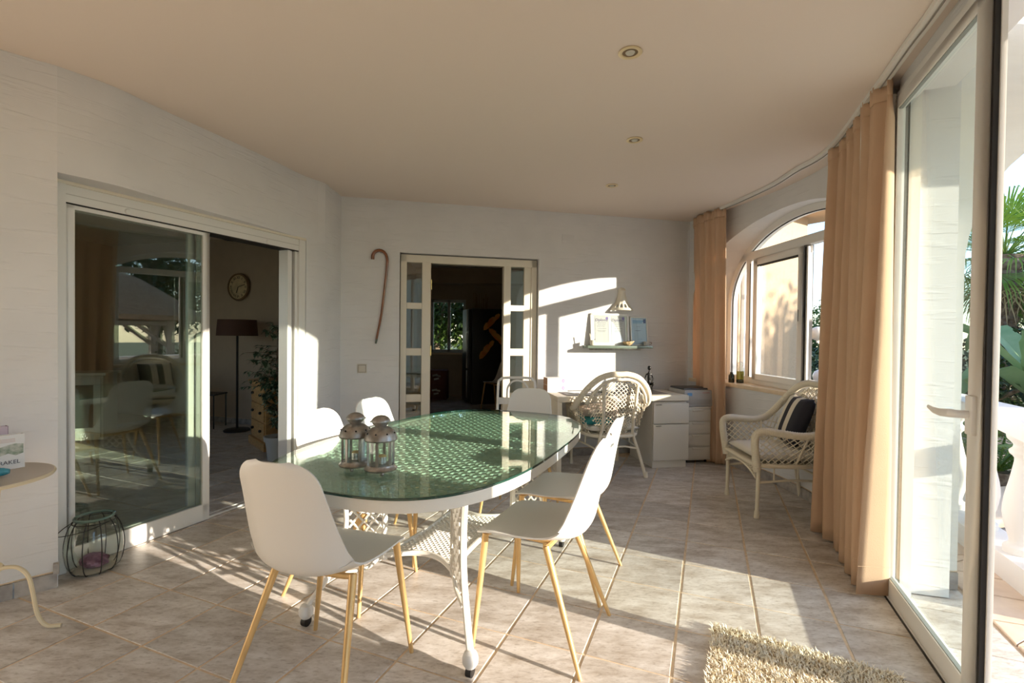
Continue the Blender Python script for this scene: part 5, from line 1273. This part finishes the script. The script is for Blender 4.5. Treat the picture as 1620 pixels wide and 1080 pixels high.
# little dark side table at the wall
sdt = thing('console_table', 'small black metal side table against the living room wall', 'table', (-4.02, 6.45, 0))
MB().box((0, 0, 0.445), (0.30, 0.30, 0.018)).build('table_top', BLK, sdt, bevel=0.003)
for sx in (-1, 1):
    for sy in (-1, 1): MB().tube([(sx*0.135, sy*0.135, 0), (sx*0.135, sy*0.135, 0.44)], 0.008, 6).build('leg', BLK, sdt)
# white sideboard and desk seen through the fixed pane
sbd = thing('sideboard', 'white sideboard with glazed doors behind the fixed pane of the sliding door', 'sideboard', (-5.2, 5.25, 0), 0.35)
MB().box((0, 0.2, 0.40), (1.25, 0.38, 0.72)).build('carcass', LAMW, sbd, bevel=0.004)
MB().box((0, 0.2, 0.78), (1.31, 0.42, 0.03)).build('top_board', LAMW, sbd, bevel=0.004)
for k in range(3):
    d_ = MB().box((-0.41+0.41*k, 0.0, 0.40), (0.39, 0.018, 0.66)).build('door', WHITE, sbd, bevel=0.003)
    MB().box((-0.41+0.41*k, -0.011, 0.42), (0.26, 0.004, 0.48)).build('pane', mat('dark_pane', (0.06, 0.07, 0.065), 0.15), d_, smooth=False)

# ================================================================== KITCHEN seen through the doorway
fr = thing('refrigerator', 'tall black refrigerator with orange leaf stickers in the kitchen', 'refrigerator', (-0.47, 9.15, 0), 0.30)
BFR = mat('black_fridge', (0.022, 0.020, 0.018), 0.35)
MB().box((0, 0, 0.885), (0.70, 0.58, 1.72)).build('cabinet', BFR, fr, bevel=0.008)
MB().box((-0.385, 0.0, 0.885), (0.06, 0.56, 1.70)).build('door', BFR, fr, bevel=0.006)
for z0, z1 in ((0.12, 0.62), (0.66, 1.30), (1.34, 1.72)): MB().box((-0.43, -0.20, (z0+z1)/2), (0.02, 0.02, z1-z0)).build('door_handle', mat('steel_edge', (0.5, 0.48, 0.45), .35, metal=.6), fr, bevel=0.004)
MB().box((0, 0.0, 0.012), (0.66, 0.52, 0.024)).build('plinth', BLACKGAP, fr)
ORG = mat('orange_sticker', (0.72, 0.24, 0.02), 0.5, colr2=(0.80, 0.42, 0.08), vscale=9)
for k, (cx, cz, an, fl_) in enumerate(((0.0, 1.52, 0.72, 1), (0.12, 1.24, -0.85, 1), (-0.09, 1.01, 0.85, 1))):
    ou = [(-0.22, -0.03), (-0.17, -0.06), (-0.08, -0.065), (0.02, -0.06), (0.07, -0.045), (0.14, -0.05), (0.21, -0.02), (0.20, 0.02), (0.14, 0.035), (0.10, 0.02), (0.08, 0.045), (0.0, 0.055), (-0.06, 0.03), (-0.10, 0.045), (-0.17, 0.02)]
    mb = MB(); pts = []
    for x, z in ou: pts.append((cx+x*cos(an)-z*sin(an), cz+x*sin(an)*1.0+z*cos(an)))
    n_ = len(pts); mb.add([(x, -0.2908, z) for x, z in pts]+[(x, -0.2925, z) for x, z in pts], [tuple(range(n_, 2*n_)), tuple(range(n_-1, -1, -1))]+[(i, (i+1) % n_, n_+(i+1) % n_, n_+i) for i in range(n_)])
    mb.build('leaf_sticker', ORG, fr, smooth=False)
DRED = mat('maroon_carton', (0.16, 0.035, 0.025), 0.6); WPR = mat('white_print', (0.7, 0.68, 0.64), 0.6)
for k in range(2):
    t = thing('carton', ('upper' if k else 'lower')+' of two maroon cartons with white print stacked on the kitchen floor', 'box', (-1.46, 9.55, 0.001+0.285*k), 0.03*k, 'maroon cartons in the kitchen')
    MB().box((0, 0, 0.142), (0.40, 0.34, 0.282)).build('carton_body', DRED, t, bevel=0.002)
    for x, z, a in ((-0.03, 0.19, 0.2), (0.03, 0.18, -0.2), (0.0, 0.12, 0.2)): MB().box((x, -0.171, z), (0.10, 0.002, 0.035), R=Matrix.Rotation(-a, 3, 'Y')).build('print_mark', WPR, t, smooth=False)
kc = dup(chair, (-0.20, 8.28, 0), face((-0.6, 0.8)), 'white shell chair in the dark kitchen beside the refrigerator', 'kitchen chairs')
rd = thing('dried_reeds', 'bundle of dried reeds standing in a dark pot in the kitchen corner', 'reeds', (-0.62, 9.62, 0))
MB().lathe([(0.0, 0), (0.09, 0), (0.11, 0.3), (0.08, 0.5), (0.0, 0.49)], n=16, capb=False, capt=False).build('pot', BLK, rd)
rr = random.Random(2); REED = mat('dry_reed', (0.35, 0.22, 0.10), 0.8); mb = MB()
for k in range(40):
    a = rr.uniform(0, 2*pi); r = rr.uniform(0, 0.07); R_ = rr.uniform(0.04, 0.16); mb.tube([(r*cos(a), r*sin(a), 0.45), (R_*cos(a), R_*sin(a)*0.6, rr.uniform(1.8, 2.1))], 0.004, 4)
tag(mb.build('reed_stems', REED, rd), kind='stuff')

# ================================================================== OUTSIDE
GZ = -0.45
gm, gnt, gN, gL = new_mat('garden_ground')
gb = gN['Principled BSDF']; gb.inputs['Roughness'].default_value = 0.9
gtc = gN.new('ShaderNodeTexCoord'); gbr = gN.new('ShaderNodeTexBrick'); gbr.inputs['Scale'].default_value = 3.0
gbr.inputs['Color1'].default_value = (0.42, 0.37, 0.36, 1); gbr.inputs['Color2'].default_value = (0.52, 0.46, 0.43, 1); gbr.inputs['Mortar'].default_value = (0.25, 0.22, 0.21, 1); gbr.inputs['Mortar Size'].default_value = 0.012
gL.new(gtc.outputs['Object'], gbr.inputs[0])
gn = gN.new('ShaderNodeTexNoise'); gn.inputs['Scale'].default_value = 0.18; gL.new(gtc.outputs['Object'], gn.inputs['Vector'])
gd = gN.new('ShaderNodeVectorMath'); gd.operation = 'DISTANCE'; gd.inputs[1].default_value = (4.5, 3.5, 0); gL.new(gtc.outputs['Object'], gd.inputs[0])
gr = gN.new('ShaderNodeMapRange'); gr.inputs[1].default_value = 6.5; gr.inputs[2].default_value = 7.5; gL.new(gd.outputs['Value'], gr.inputs[0])
gg = gN.new('ShaderNodeTexNoise'); gg.inputs['Scale'].default_value = 9; gL.new(gtc.outputs['Object'], gg.inputs['Vector'])
grp = gN.new('ShaderNodeValToRGB'); grp.color_ramp.elements[0].color = (0.05, 0.08, 0.02, 1); grp.color_ramp.elements[1].color = (0.20, 0.22, 0.08, 1); gL.new(gg.outputs[0], grp.inputs[0])
gx = gN.new('ShaderNodeMixRGB'); gL.new(gr.outputs[0], gx.inputs[0]); gL.new(gbr.outputs[0], gx.inputs[1]); gL.new(grp.outputs[0], gx.inputs[2]); gL.new(gx.outputs[0], gb.inputs[0])
struct(MB().prism([(-70, -70), (80, -70), (80, 90), (-70, 90)], GZ-0.2, GZ).build('ground', gm, smooth=False))
# terrace slab, tiles next to the door and crazy paving beyond
SLAB = mat('terrace_mortar', (0.55, 0.42, 0.30), 0.9, var=0.1, vscale=20)
tf = struct(MB().prism([P2(DB(-2.4, 0.842)), P2(DB(-2.4, 2.6)), P2(DB(3.4, 2.6)), P2(DB(3.4, 1.75)), P2(DB(6.2, 1.75)), P2(DB(6.2, 1.1)), (2.55, 4.4), (2.56, 3.5), (2.45, 2.9), P2(DB(2.96, 0.842))], GZ, -0.012).build('terrace_floor', SLAB, smooth=False))
for i in range(11, 12):
    for j in range(0, 9):
        c = B*(TX0+SX*(i+0.5))+A*(TY0+SY*(j+0.5)); c = B*(0.905+0.14)+A*(TY0+SY*(j+0.5))
        o = bpy.data.objects.new('tile', tms[j % 6]); col.objects.link(o); o.parent = tf; o.location = (c.x, c.y, -0.006); o.rotation_euler = (0, 0, -YA)
rr = random.Random(21); FLAG = mat('flagstone', (0.62, 0.47, 0.36), 0.75, colr2=(0.74, 0.60, 0.46), vscale=5, bump=0.5, bscale=30)
gxn, gyn = 6, 15; cor = {}
for i in range(gxn+1):
    for j in range(gyn+1):
        cor[i, j] = (1.22+0.235*i+(rr.uniform(-0.07, 0.07) if 0 < i < gxn else 0), 0.6+0.235*j+rr.uniform(-0.07, 0.07))
for i in range(gxn):
    for j in range(gyn):
        q = [cor[i, j], cor[i+1, j], cor[i+1, j+1], cor[i, j+1]]; cx = sum(a for a, b in q)/4; cy = sum(b for a, b in q)/4
        def sc_(k): return [(cx+(a-cx)*k, cy+(b-cy)*k) for a, b in q]
        if rr.random() < 0.35:      # split into two triangles-ish pieces
            parts = [[q[0], q[1], q[2]], [q[0], q[2], q[3]]]
        else: parts = [q]
        for pt in parts:
            cx = sum(a for a, b in pt)/len(pt); cy = sum(b for a, b in pt)/len(pt); n_ = len(pt)
            def rg_(d, z):
                out = []
                for a, b in pt:
                    v_ = Vector((cx-a, cy-b)); L_ = v_.length; v_ = v_/L_*d; p = DB(b+v_.y, a+v_.x); out.append((p.x, p.y, z))
                return out
            mb = MB(); mb.add(rg_(0.009, -0.012)+rg_(0.009, -0.003)+rg_(0.014, rr.uniform(-0.001, 0.001)), [tuple(range(2*n_, 3*n_))]+[(r*n_+k, r*n_+(k+1) % n_, (r+1)*n_+(k+1) % n_, (r+1)*n_+k) for r in range(2) for k in range(n_)])
            mb.build('paving_stone', FLAG, tf, smooth=False)
# side wall with an arched passage (white render)
def vwall(name, out, org, xd, th, m, parent):
    xd = Vector(xd).normalized(); nd = Vector((xd.y, -xd.x, 0)); n = len(out); org = Vector(org)
    P = [org+xd*u+Z*z for u, z in out]; Q = [p-nd*th for p in P]
    a = sum(out[i][0]*out[(i+1) % n][1]-out[(i+1) % n][0]*out[i][1] for i in range(n))
    mb = MB(); fs = [tuple(range(n)), tuple(range(2*n-1, n-1, -1))]+[(i, n+i, n+(i+1) % n, (i+1) % n) for i in range(n)]
    if a < 0: fs = [tuple(reversed(f)) for f in fs]
    mb.add([tuple(p) for p in P+Q], fs)
    return mb.build(name, m, parent, ang=30)
def arch_outline(x0, x1, z1, a0, a1, zs, b, z0=0.0, n=28):
    c = (a0+a1)/2; a = (a1-a0)/2
    return [(x0, z0), (a0, z0), (a0, zs)]+[(c-a*cos(pi*k/n), zs+b*sin(pi*k/n)) for k in range(1, n)]+[(a1, zs), (a1, z0), (x1, z0), (x1, z1), (x0, z1)]
wt = sroot('wall_terrace')
so_ = Vector((1.93, 2.515, 0)); sdv = Vector((0.995, -0.10, 0)).normalized()
vwall('wall_panel', arch_outline(0.0, 2.6, 3.25, 0.375, 1.76, 1.64, 0.74, -0.02), so_, sdv, 0.24, WRENDER, wt)
baseboard(wt, [so_+sdv*0.0+Vector((0.0, 0, 0)), so_+sdv*0.375], L0=0.30, h=0.085, t=0.012, inward=1)
# front arcade wall parallel to the glass doors, seen only by its light
fo = DB(-2.6, 2.3); vwall('wall_panel', [(0, 0-0.02), (0.9, -0.02), (0.9, 1.9)]+[(2.05-1.15*cos(pi*k/20), 1.9+0.66*sin(pi*k/20)) for k in range(1, 20)]+[(3.2, 1.9), (3.2, -0.02), (3.93, -0.02), (3.93, 1.95)]+[(4.80-0.87*cos(pi*k/24), 1.95+0.66*sin(pi*k/24)) for k in range(1, 24)]+[(5.67, 1.95), (5.67, -0.02), (5.85, -0.02), (5.85, 3.0), (0, 3.0)], fo, A, 0.22, WRENDER, wt)
MB().prism([P2(DB(-2.6, 0.95)), P2(DB(-2.6, 2.55)), P2(DB(3.25, 2.55)), P2(DB(3.05, 0.95))], 2.86, 3.0).build('roof_slab', WRENDER, wt, smooth=False)
# roof over the room and outer shell of the house, so that no sky light leaks in
hs = sroot('wall_house')
MB().prism([(-6.6, 10.1), (2.2, 10.1), (2.2, 10.4), (-6.6, 10.4)], kwz1+0.3, H).build('wall_panel', YWALL, hs)
# ---- balustrade
bl = thing('balustrade', 'white stone balustrade with turned balusters on the terrace', 'balustrade', DB(3.6, 1.58))
def bloc(s, b, z): return DB(s, b, z)-bl.location
BW_ = mat('white_stone', (0.84, 0.80, 0.74), 0.7)
s_a, s_b = 2.92, 5.6
def brail(z0, z1, w, nm):
    mb = MB(); mb.prism([P2(bloc(s_a, 1.58-w/2, 0)), P2(bloc(s_b, 1.58-w/2, 0)), P2(bloc(s_b, 1.58+w/2, 0)), P2(bloc(s_a, 1.58+w/2, 0))], z0, z1); mb.build(nm, BW_, bl, bevel=0.012)
brail(-0.01, 0.13, 0.20, 'base_rail')
mb = MB(); vs = []
for s_, dz in ((s_a, -0.058), (3.56, 0.0), (s_b, 0.0)):
    for b_, z_ in ((1.47, 0.80), (1.69, 0.80), (1.69, 0.897), (1.47, 0.897)): p = bloc(s_, b_, z_+dz); vs.append(tuple(p))
mb.add(vs, [(3, 2, 1, 0), (8, 9, 10, 11)]+[(r*4+k, r*4+(k+1) % 4, r*4+4+(k+1) % 4, r*4+4+k) for r in (0, 1) for k in range(4)]); mb.build('hand_rail', BW_, bl, bevel=0.010)
bp_ = [(0.070, 0.13), (0.070, 0.165), (0.052, 0.175), (0.046, 0.20), (0.062, 0.26), (0.076, 0.34), (0.070, 0.42), (0.050, 0.52), (0.036, 0.60), (0.032, 0.645), (0.050, 0.665), (0.054, 0.685), (0.040, 0.70), (0.038, 0.72), (0.060, 0.745), (0.066, 0.765), (0.066, 0.815)]
bme = MB().lathe([(p.x, p.y) for p in catmull([Vector((r, z, 0)) for r, z in bp_], 2)], n=20).mesh('baluster', BW_, True, 50)
k = 0; s_ = 3.071
while s_ < s_b-0.05:
    o = bpy.data.objects.new('baluster', bme); col.objects.link(o); o.parent = bl; o.location = bloc(s_, 1.58, 0); s_ += 0.387
# ---- wing of the house seen through the bay window
wg = thing('house_wing', 'yellow rendered wing of the house with eaves, seen through the bay window', 'building', (2.5, 5.36, 0))
wd_ = Vector((0.84, 0.55, 0)).normalized(); wnn = Vector((wd_.y, -wd_.x, 0)); WLn = 1.475
def wgp(u, o, z=0): p = wd_*u+wnn*o; return (p.x, p.y)
MB().prism([wgp(0.0, 0), wgp(WLn, 0), wgp(WLn, -3), wgp(0.2, -3)], GZ, 2.80).build('wall', YWALL, wg, smooth=False)
MB().prism([wgp(0.30, 0.38), wgp(WLn+0.38, 0.38), wgp(WLn+0.38, -3.3), wgp(0.30, -3.3)], 2.80, 2.95).build('eaves', mat('eave_render', (0.62, 0.44, 0.28), 0.8), wg, bevel=0.01)
TERR = mat('roof_tile', (0.45, 0.20, 0.10), 0.8, var=0.2, vscale=8)
for k in range(9): MB().tube([Vector((*wgp(0.25+k*0.2, 0.42), 2.98)), Vector((*wgp(0.25+k*0.2, -1.5), 3.6))], 0.08, 8).build('roof_tile', TERR, wg)
wf_ = MB()
for a, b, z0, z1 in ((0.05, 0.09, 0.0, 2.05), (0.36, 0.40, 0.0, 2.05), (0.05, 0.40, 2.0, 2.05), (0.05, 0.40, 1.70, 1.75)): wf_.prism([wgp(a, 0.0), wgp(b, 0.0), wgp(b, 0.035), wgp(a, 0.035)], z0, z1)
wf_ = wf_.build('window', ALU, wg, smooth=False); MB().prism([wgp(0.08, 0.005), wgp(0.37, 0.005), wgp(0.37, 0.012), wgp(0.08, 0.012)], 0.02, 2.01).build('white_curtain', mat('sheer_white', (0.80, 0.78, 0.74), 0.8, bump=0.6, bscale=12, stretch=(6, 6, 0.2)), wf_, smooth=False)
# ---- garden lamps
GLB = mat('opal_globe', (0.80, 0.70, 0.54), 0.3)
lp_ = thing('garden_lamp', 'white garden lamp post with two opal globes beyond the bay window', 'lamp', (4.83, 7.5, GZ))
MB().tube([(0, 0, 0), (0, 0, 1.70)], 0.030, 10).build('pole', BW_, lp_); MB().tube([(-0.115, 0, 1.67), (0.06, 0, 1.67)], 0.014, 8).build('arm', BW_, lp_)
MB().lathe([(0.0, 0), (0.09, 0), (0.09, 0.03), (0.03, 0.06)], n=16).build('base', BW_, lp_)
for x in (-0.105, 0.03): MB().ball((x, 0, 1.80), 0.108, 20).build('globe', GLB, lp_)
lp2 = thing('garden_lamp', 'low garden lamp with one pale globe in front of the lamp post', 'lamp', (4.50, 7.05, GZ))
MB().tube([(0, 0, 0), (0, 0, 1.08)], 0.028, 10).build('pole', BW_, lp2); MB().ball((0, 0, 1.17), 0.105, 20).build('globe', mat('white_globe', (0.72, 0.68, 0.64), 0.3), lp2)
# ---- trees and shrubs
def crown(mb, c, R_, n, lf=0.10, rr=None, flat=1.0):
    for k in range(n):
        a = rr.uniform(0, 2*pi); ph = math.acos(rr.uniform(-1, 1)); r = R_*rr.uniform(0.55, 1.0)*(1+0.2*sin(3*a+2*ph))
        p = Vector(c)+Vector((r*sin(ph)*cos(a), r*sin(ph)*sin(a), r*cos(ph)*flat)); d = Vector((rr.uniform(-1, 1), rr.uniform(-1, 1), rr.uniform(-1, 0.6)))
        leaf(mb, p, d, lf*rr.uniform(0.7, 1.4), lf*0.55, 0.1)
def tree(name, lab, loc, h, R_, m, seed, n=2600, lf=0.16, cat='tree', group=None, blobs=6):
    rr = random.Random(seed); t = thing(name, lab, cat, loc, 0, group)
    mb = MB(); mb.tube(catmull([Vector((0, 0, 0)), Vector((rr.uniform(-.1, .1), rr.uniform(-.1, .1), h*0.4)), Vector((0, 0, h*0.8))], 4), [0.12*R_/1.6]*9, 8)
    for k in range(5): a = 2*pi*k/5; mb.tube([(0, 0, h*0.45), (R_*0.6*cos(a), R_*0.6*sin(a), h*0.75)], [0.06*R_/1.6, 0.02], 6)
    mb.build('trunk', TRUNK, t)
    mb = MB()
    for k in range(blobs):
        a = 2*pi*k/blobs+rr.uniform(-.4, .4); q = R_*rr.uniform(0.25, 0.6); crown(mb, (q*cos(a), q*sin(a), h*rr.uniform(0.55, 0.85)), R_*rr.uniform(0.45, 0.65), n//blobs, lf, rr)
    tag(mb.build('foliage', m, t, smooth=False), kind='stuff'); return t
PINEG = mat('pine_green', (0.08, 0.11, 0.05), 0.7, colr2=(0.20, 0.24, 0.12), vscale=1.5)
tree('umbrella_pine', 'distant pine tree with thin crown beyond the garden lamps', (13.9, 21.3, GZ), 3.6, 1.3, PINEG, 1, 1500, 0.16)
sh1 = tree('flowering_shrub', 'bougainvillea shrub with magenta flowers behind the garden lamps', (9.2, 14.0, GZ), 2.5, 1.5, GREEN, 2, 2500, 0.13, 'shrub')
MAG = mat('magenta_bract', (0.62, 0.10, 0.42), 0.6); rr = random.Random(31); mb = MB()
for c in ((-0.3, -0.6, 2.35), (0.15, -0.7, 2.2), (-0.1, -0.8, 1.9), (-0.4, -0.7, 1.75)): crown(mb, c, 0.20, 150, 0.07, rr)
tag(mb.build('flowers', MAG, sh1, smooth=False), kind='stuff')
hd_ = tree('hedge_shrub', 'dense green shrub below the bougainvillea', (7.6, 11.2, GZ), 1.5, 1.2, DGREEN, 3, 2200, 0.13, 'shrub')
rt = tree('broadleaf_tree', 'leafy garden tree standing to the right of the terrace', (11.5, 2.2, GZ), 4.6, 2.3, DGREEN, 4, 4500, 0.20, 'tree', 'garden trees outside the frame')
for k, (x, y, rz, sc_) in enumerate(((12.5, 5.5, 1.0, 1.05), (11.0, 8.3, 2.1, 0.9), (14.5, 10.8, 3.3, 1.1), (16.0, 13.5, 0.6, 0.9), (13.0, 0.2, 4.0, 0.8))):
    o = dup(rt, (x, y, GZ), rz, ['leafy garden tree behind the thatched gazebo', 'leafy garden tree right of the palm', 'leafy tree far behind the palm', 'leafy tree farthest back beyond the palms', 'leafy garden tree nearest the sun side'][k]); o.scale = (sc_,)*3
# ---- fan palm in view through the open door
def fan_leaf(mb, base, d, stem, R_, rr, seg=26, droop=0.25):
    d = d.normalized(); tip = base+d*stem; mb.tube([base, base+d*stem*0.5+Z*0.04, tip], [0.018, 0.012, 0.008], 5)
    s = d.cross(Z).normalized(); up = s.cross(d).normalized()
    for k in range(seg):
        a = lerp(-1.35, 1.35, k/(seg-1))+rr.uniform(-0.03, 0.03); v = d*cos(a)+s*sin(a); L_ = R_*(0.75+0.25*cos(a))*rr.uniform(0.9, 1.05)
        w = v.cross(up).normalized()*R_*0.017; m1 = tip+v*L_*0.5+up*0.03; m2 = tip+v*L_*0.8-Z*droop*0.15*L_; e = tip+v*L_-Z*droop*L_*0.8
        o = [tip, m1-w, m1+w, m2-w*0.6, m2+w*0.6, e]; mb.add(o, [(0, 1, 2), (1, 3, 4, 2), (3, 5, 4)])
pm = thing('fan_palm', 'fan palm with a shaggy trunk beside the terrace', 'palm tree', (8.95, 8.85, GZ))
mb = MB(); rr = random.Random(8)
pp = []; rs = []
for k in range(50): z = 3.25*k/49; pp.append((0.04*sin(z*2), 0.03*cos(z*3), z)); rs.append((0.20+0.025*(k % 3))*(1.0+0.15*(z/3.25)))
mb.tube(pp, rs, 14); 
for k in range(500):
    z = rr.uniform(0.6, 3.2); a = rr.uniform(0, 2*pi); c = Vector((0.21*cos(a), 0.21*sin(a), z)); d = Vector((cos(a), sin(a), rr.uniform(-1.2, 0.6)))
    leaf(mb, c, d, rr.uniform(0.06, 0.13), 0.04, 0.2)
mb.build('trunk', TRUNK, pm)
for k in range(34):
    a = 2*pi*k/34*5.4; el = lerp(1.25, -0.8, k/33); d = Vector((cos(a)*cos(el), sin(a)*cos(el), sin(el))); mb = MB()
    fan_leaf(mb, Vector((0, 0, 3.25)), d, 0.70, 0.85, rr, 30, 0.4); mb.build('frond', PALMG, pm, smooth=False)
dry = mat('dry_frond', (0.45, 0.34, 0.18), 0.8)
for k in range(7):
    a = 2*pi*k/7+0.3; mb = MB(); fan_leaf(mb, Vector((0.15*cos(a), 0.15*sin(a), 3.0)), Vector((cos(a)*0.4, sin(a)*0.4, -1)), 0.35, 0.7, rr, 14); mb.build('dry_frond', dry, pm, smooth=False)
pm2 = thing('fan_palm', 'second fan palm farther to the right with brown hanging fronds', 'palm tree', (10.6, 9.2, GZ))
for ch in list(pm.children): c_ = ch.copy(); col.objects.link(c_); c_.parent = pm2
pm2.rotation_euler = (0, 0, 1.3); pm2.scale = (0.92, 0.92, 0.86)
# ---- banana plant with large leaves
bn = thing('banana_plant', 'banana plant with broad arching leaves behind the balustrade', 'plant', (6.75, 6.25, GZ))
BNL = mat('banana_leaf', (0.22, 0.36, 0.14), 0.4, colr2=(0.36, 0.48, 0.22), vscale=3, transl=0.3)
MB().tube([(0, 0, 0), (0.02, 0, 0.6), (0, 0, 1.1)], [0.10, 0.08, 0.06], 10).build('stem', mat('banana_stem', (0.30, 0.34, 0.14), .6), bn)
def big_leaf(dr, L_, w, z0, rise, name='leaf', m=None, base=Vector((0, 0, 0))):
    d = Vector((cos(dr), sin(dr), 0)); s = Vector((-d.y, d.x, 0)); mb = MB(); n_ = 14; vs = []
    for k in range(n_+1):
        t = k/n_; p = base+d*L_*t+Z*(z0+rise*sin(pi*min(1, t*0.62+0.05))-0.35*L_*max(0, t-0.55)**1.5*2); ww = w*sin(pi*min(1, 0.08+t*0.92))**0.6*(1+0.06*((k*7) % 3-1)); tw = 0.25
        vs += [p-s*ww/2+Z*ww*tw, p, p+s*ww/2+Z*ww*tw]
    fs = []
    for k in range(n_):
        for q in (0, 1): fs.append((k*3+q, k*3+q+1, k*3+q+4, k*3+q+3))
    mb.add(vs, fs); return mb.build(name, m or BNL, bn, smooth=False)
for k, (dr, L_, w, z0, ri) in enumerate(((-2.3, 1.25, 0.36, 1.05, 0.75), (-1.2, 1.3, 0.38, 1.0, 0.7), (0.0, 1.2, 0.36, 1.1, 0.8), (1.4, 1.2, 0.34, 1.1, 0.8), (2.6, 1.3, 0.36, 1.0, 0.9), (-2.9, 1.3, 0.38, 0.9, 0.45), (-0.5, 1.2, 0.34, 0.9, 0.4), (-1.8, 1.3, 0.36, 0.85, 0.40))): big_leaf(dr, L_, w, z0, ri)
# ---- feather palm / cycad in front
cy = thing('feather_palm', 'low palm with long feathery bright green fronds just behind the balustrade', 'palm tree', (5.15, 5.10, GZ))
MB().tube([(0, 0, 0), (0, 0, 0.35)], [0.16, 0.13], 12).build('trunk', TRUNK, cy)
rr = random.Random(15)
for k in range(22):
    a = 2*pi*k/22*1.62; L_ = rr.uniform(1.2, 1.5); ri = rr.uniform(0.35, 0.95); d = Vector((cos(a), sin(a), 0)); s = Vector((-d.y, d.x, 0)); mb = MB(); pts = []
    for i in range(15): t = i/14; pts.append(d*L_*t*(1-0.12*ri)+Z*(0.35+ri*sin(pi*0.58*t)*1.1-0.25*t*t))
    mb.tube(pts, [0.012*(1-0.7*i/14) for i in range(15)], 5)
    for i in range(1, 44):
        t = i/44; f_ = t*14; i0 = int(f_); p = pts[i0].lerp(pts[min(14, i0+1)], f_-i0); tl_ = 0.34*sin(pi*min(1, 0.12+t*0.88))**0.7
        for q in (-1, 1): leaf(mb, p, s*q+d*0.55+Z*0.25, tl_, 0.022, 0.15)
    mb.build('frond', PALMG, cy, smooth=False)
for k, (x, y, h_, R_) in enumerate(((6.9, 7.3, 1.5, 1.2), (8.3, 7.4, 1.5, 1.2), (6.6, 4.2, 0.9, 0.7), (7.6, 5.3, 1.1, 0.9))):
    tree('garden_shrub', ['dense green shrub below the fan palm', 'green shrub right of the fan palm trunk', 'low green shrub close behind the balustrade', 'green shrub beside the banana plant'][k], (x, y, GZ), h_, R_, GREEN if k % 2 else DGREEN, 40+k, 2200, 0.11, 'shrub')
# ---- garden furniture below the terrace
lg = thing('garden_lounger', 'dark grey garden lounger with a beige cushion below the balustrade', 'lounger', (4.05, 3.95, GZ), 0.25)
GRM = mat('grey_metal', (0.20, 0.20, 0.22), 0.4)
MB().box((0, 0, 0.30), (1.5, 0.62, 0.09)).build('frame', GRM, lg, bevel=0.006)
MB().box((0, 0, 0.385), (1.45, 0.58, 0.07)).build('mattress', mat('beige_canvas', (0.62, 0.52, 0.40), 0.85), lg, bevel=0.02)
for sx in (-1, 1):
    for sy in (-1, 1): MB().box((sx*0.70, sy*0.27, 0.13), (0.06, 0.05, 0.26)).build('leg', GRM, lg, smooth=False)
hs_ = MB().tube([(0.22*cos(a), 0.22*sin(a), 0.014+0.0) for a in [2*pi*k/30 for k in range(30)]], 0.011, 8, closed=True).build('garden_hose', mat('yellow_hose', (0.60, 0.40, 0.05), .5), loc=(3.35, 3.35, GZ))
tag(hs_, 'yellow loop of hose on the paving below the balustrade', 'hose')
wh = MB().ball((0, 0, 0.02), 0.04, 14, sc=(1.0, 0.6, 0.5)).build('white_float', mat('white_float', (0.84, 0.84, 0.84), .5), loc=(2.385, 2.43, 0.0))
tag(wh, 'small white rounded object on the terrace paving beside the base rail', 'ornament')
# ---- thatched gazebo (mirrored in the sliding door)
gz = thing('gazebo', 'thatched garden gazebo on white timber posts', 'gazebo', (8.0, 3.9, GZ))
THA = mat('thatch', (0.30, 0.17, 0.09), 0.95, colr2=(0.46, 0.29, 0.16), vscale=16, bump=1.0, bscale=40)
mb = MB(); mb.lathe([(1.75, 1.95), (1.72, 2.05), (1.1, 2.50), (0.5, 2.88), (0.05, 3.08)], n=36, capb=False); mb.build('thatched_roof', THA, gz)
WT = mat('pale_timber', (0.66, 0.56, 0.48), 0.6)
for k in range(4):
    a = pi/4+pi/2*k; x, y = 1.25*cos(a), 1.25*sin(a); MB().box((x, y, 1.0), (0.14, 0.14, 2.0)).build('post', WT, gz, smooth=False)
    a2 = a+pi/2; MB().tube([(x, y, 1.92), (1.25*cos(a2), 1.25*sin(a2), 1.92)], 0.08, 4).build('beam', WT, gz, smooth=False)
    for q in (a2, a-pi/2): MB().tube([(x, y, 1.35), (lerp(x, 1.25*cos(q), 0.33), lerp(y, 1.25*sin(q), 0.33), 1.86)], 0.045, 4).build('brace', WT, gz, smooth=False)
# greenery behind the kitchen window
for k, x in enumerate((-1.9, -0.7)):
    tree('garden_shrub', ['bright green shrub at the left behind the kitchen window', 'bright green shrub at the right behind the kitchen window'][k], (x, 12.4, GZ), 3.4, 1.6, DGREEN if k else GREEN, 60+k, 4200, 0.16, 'shrub')
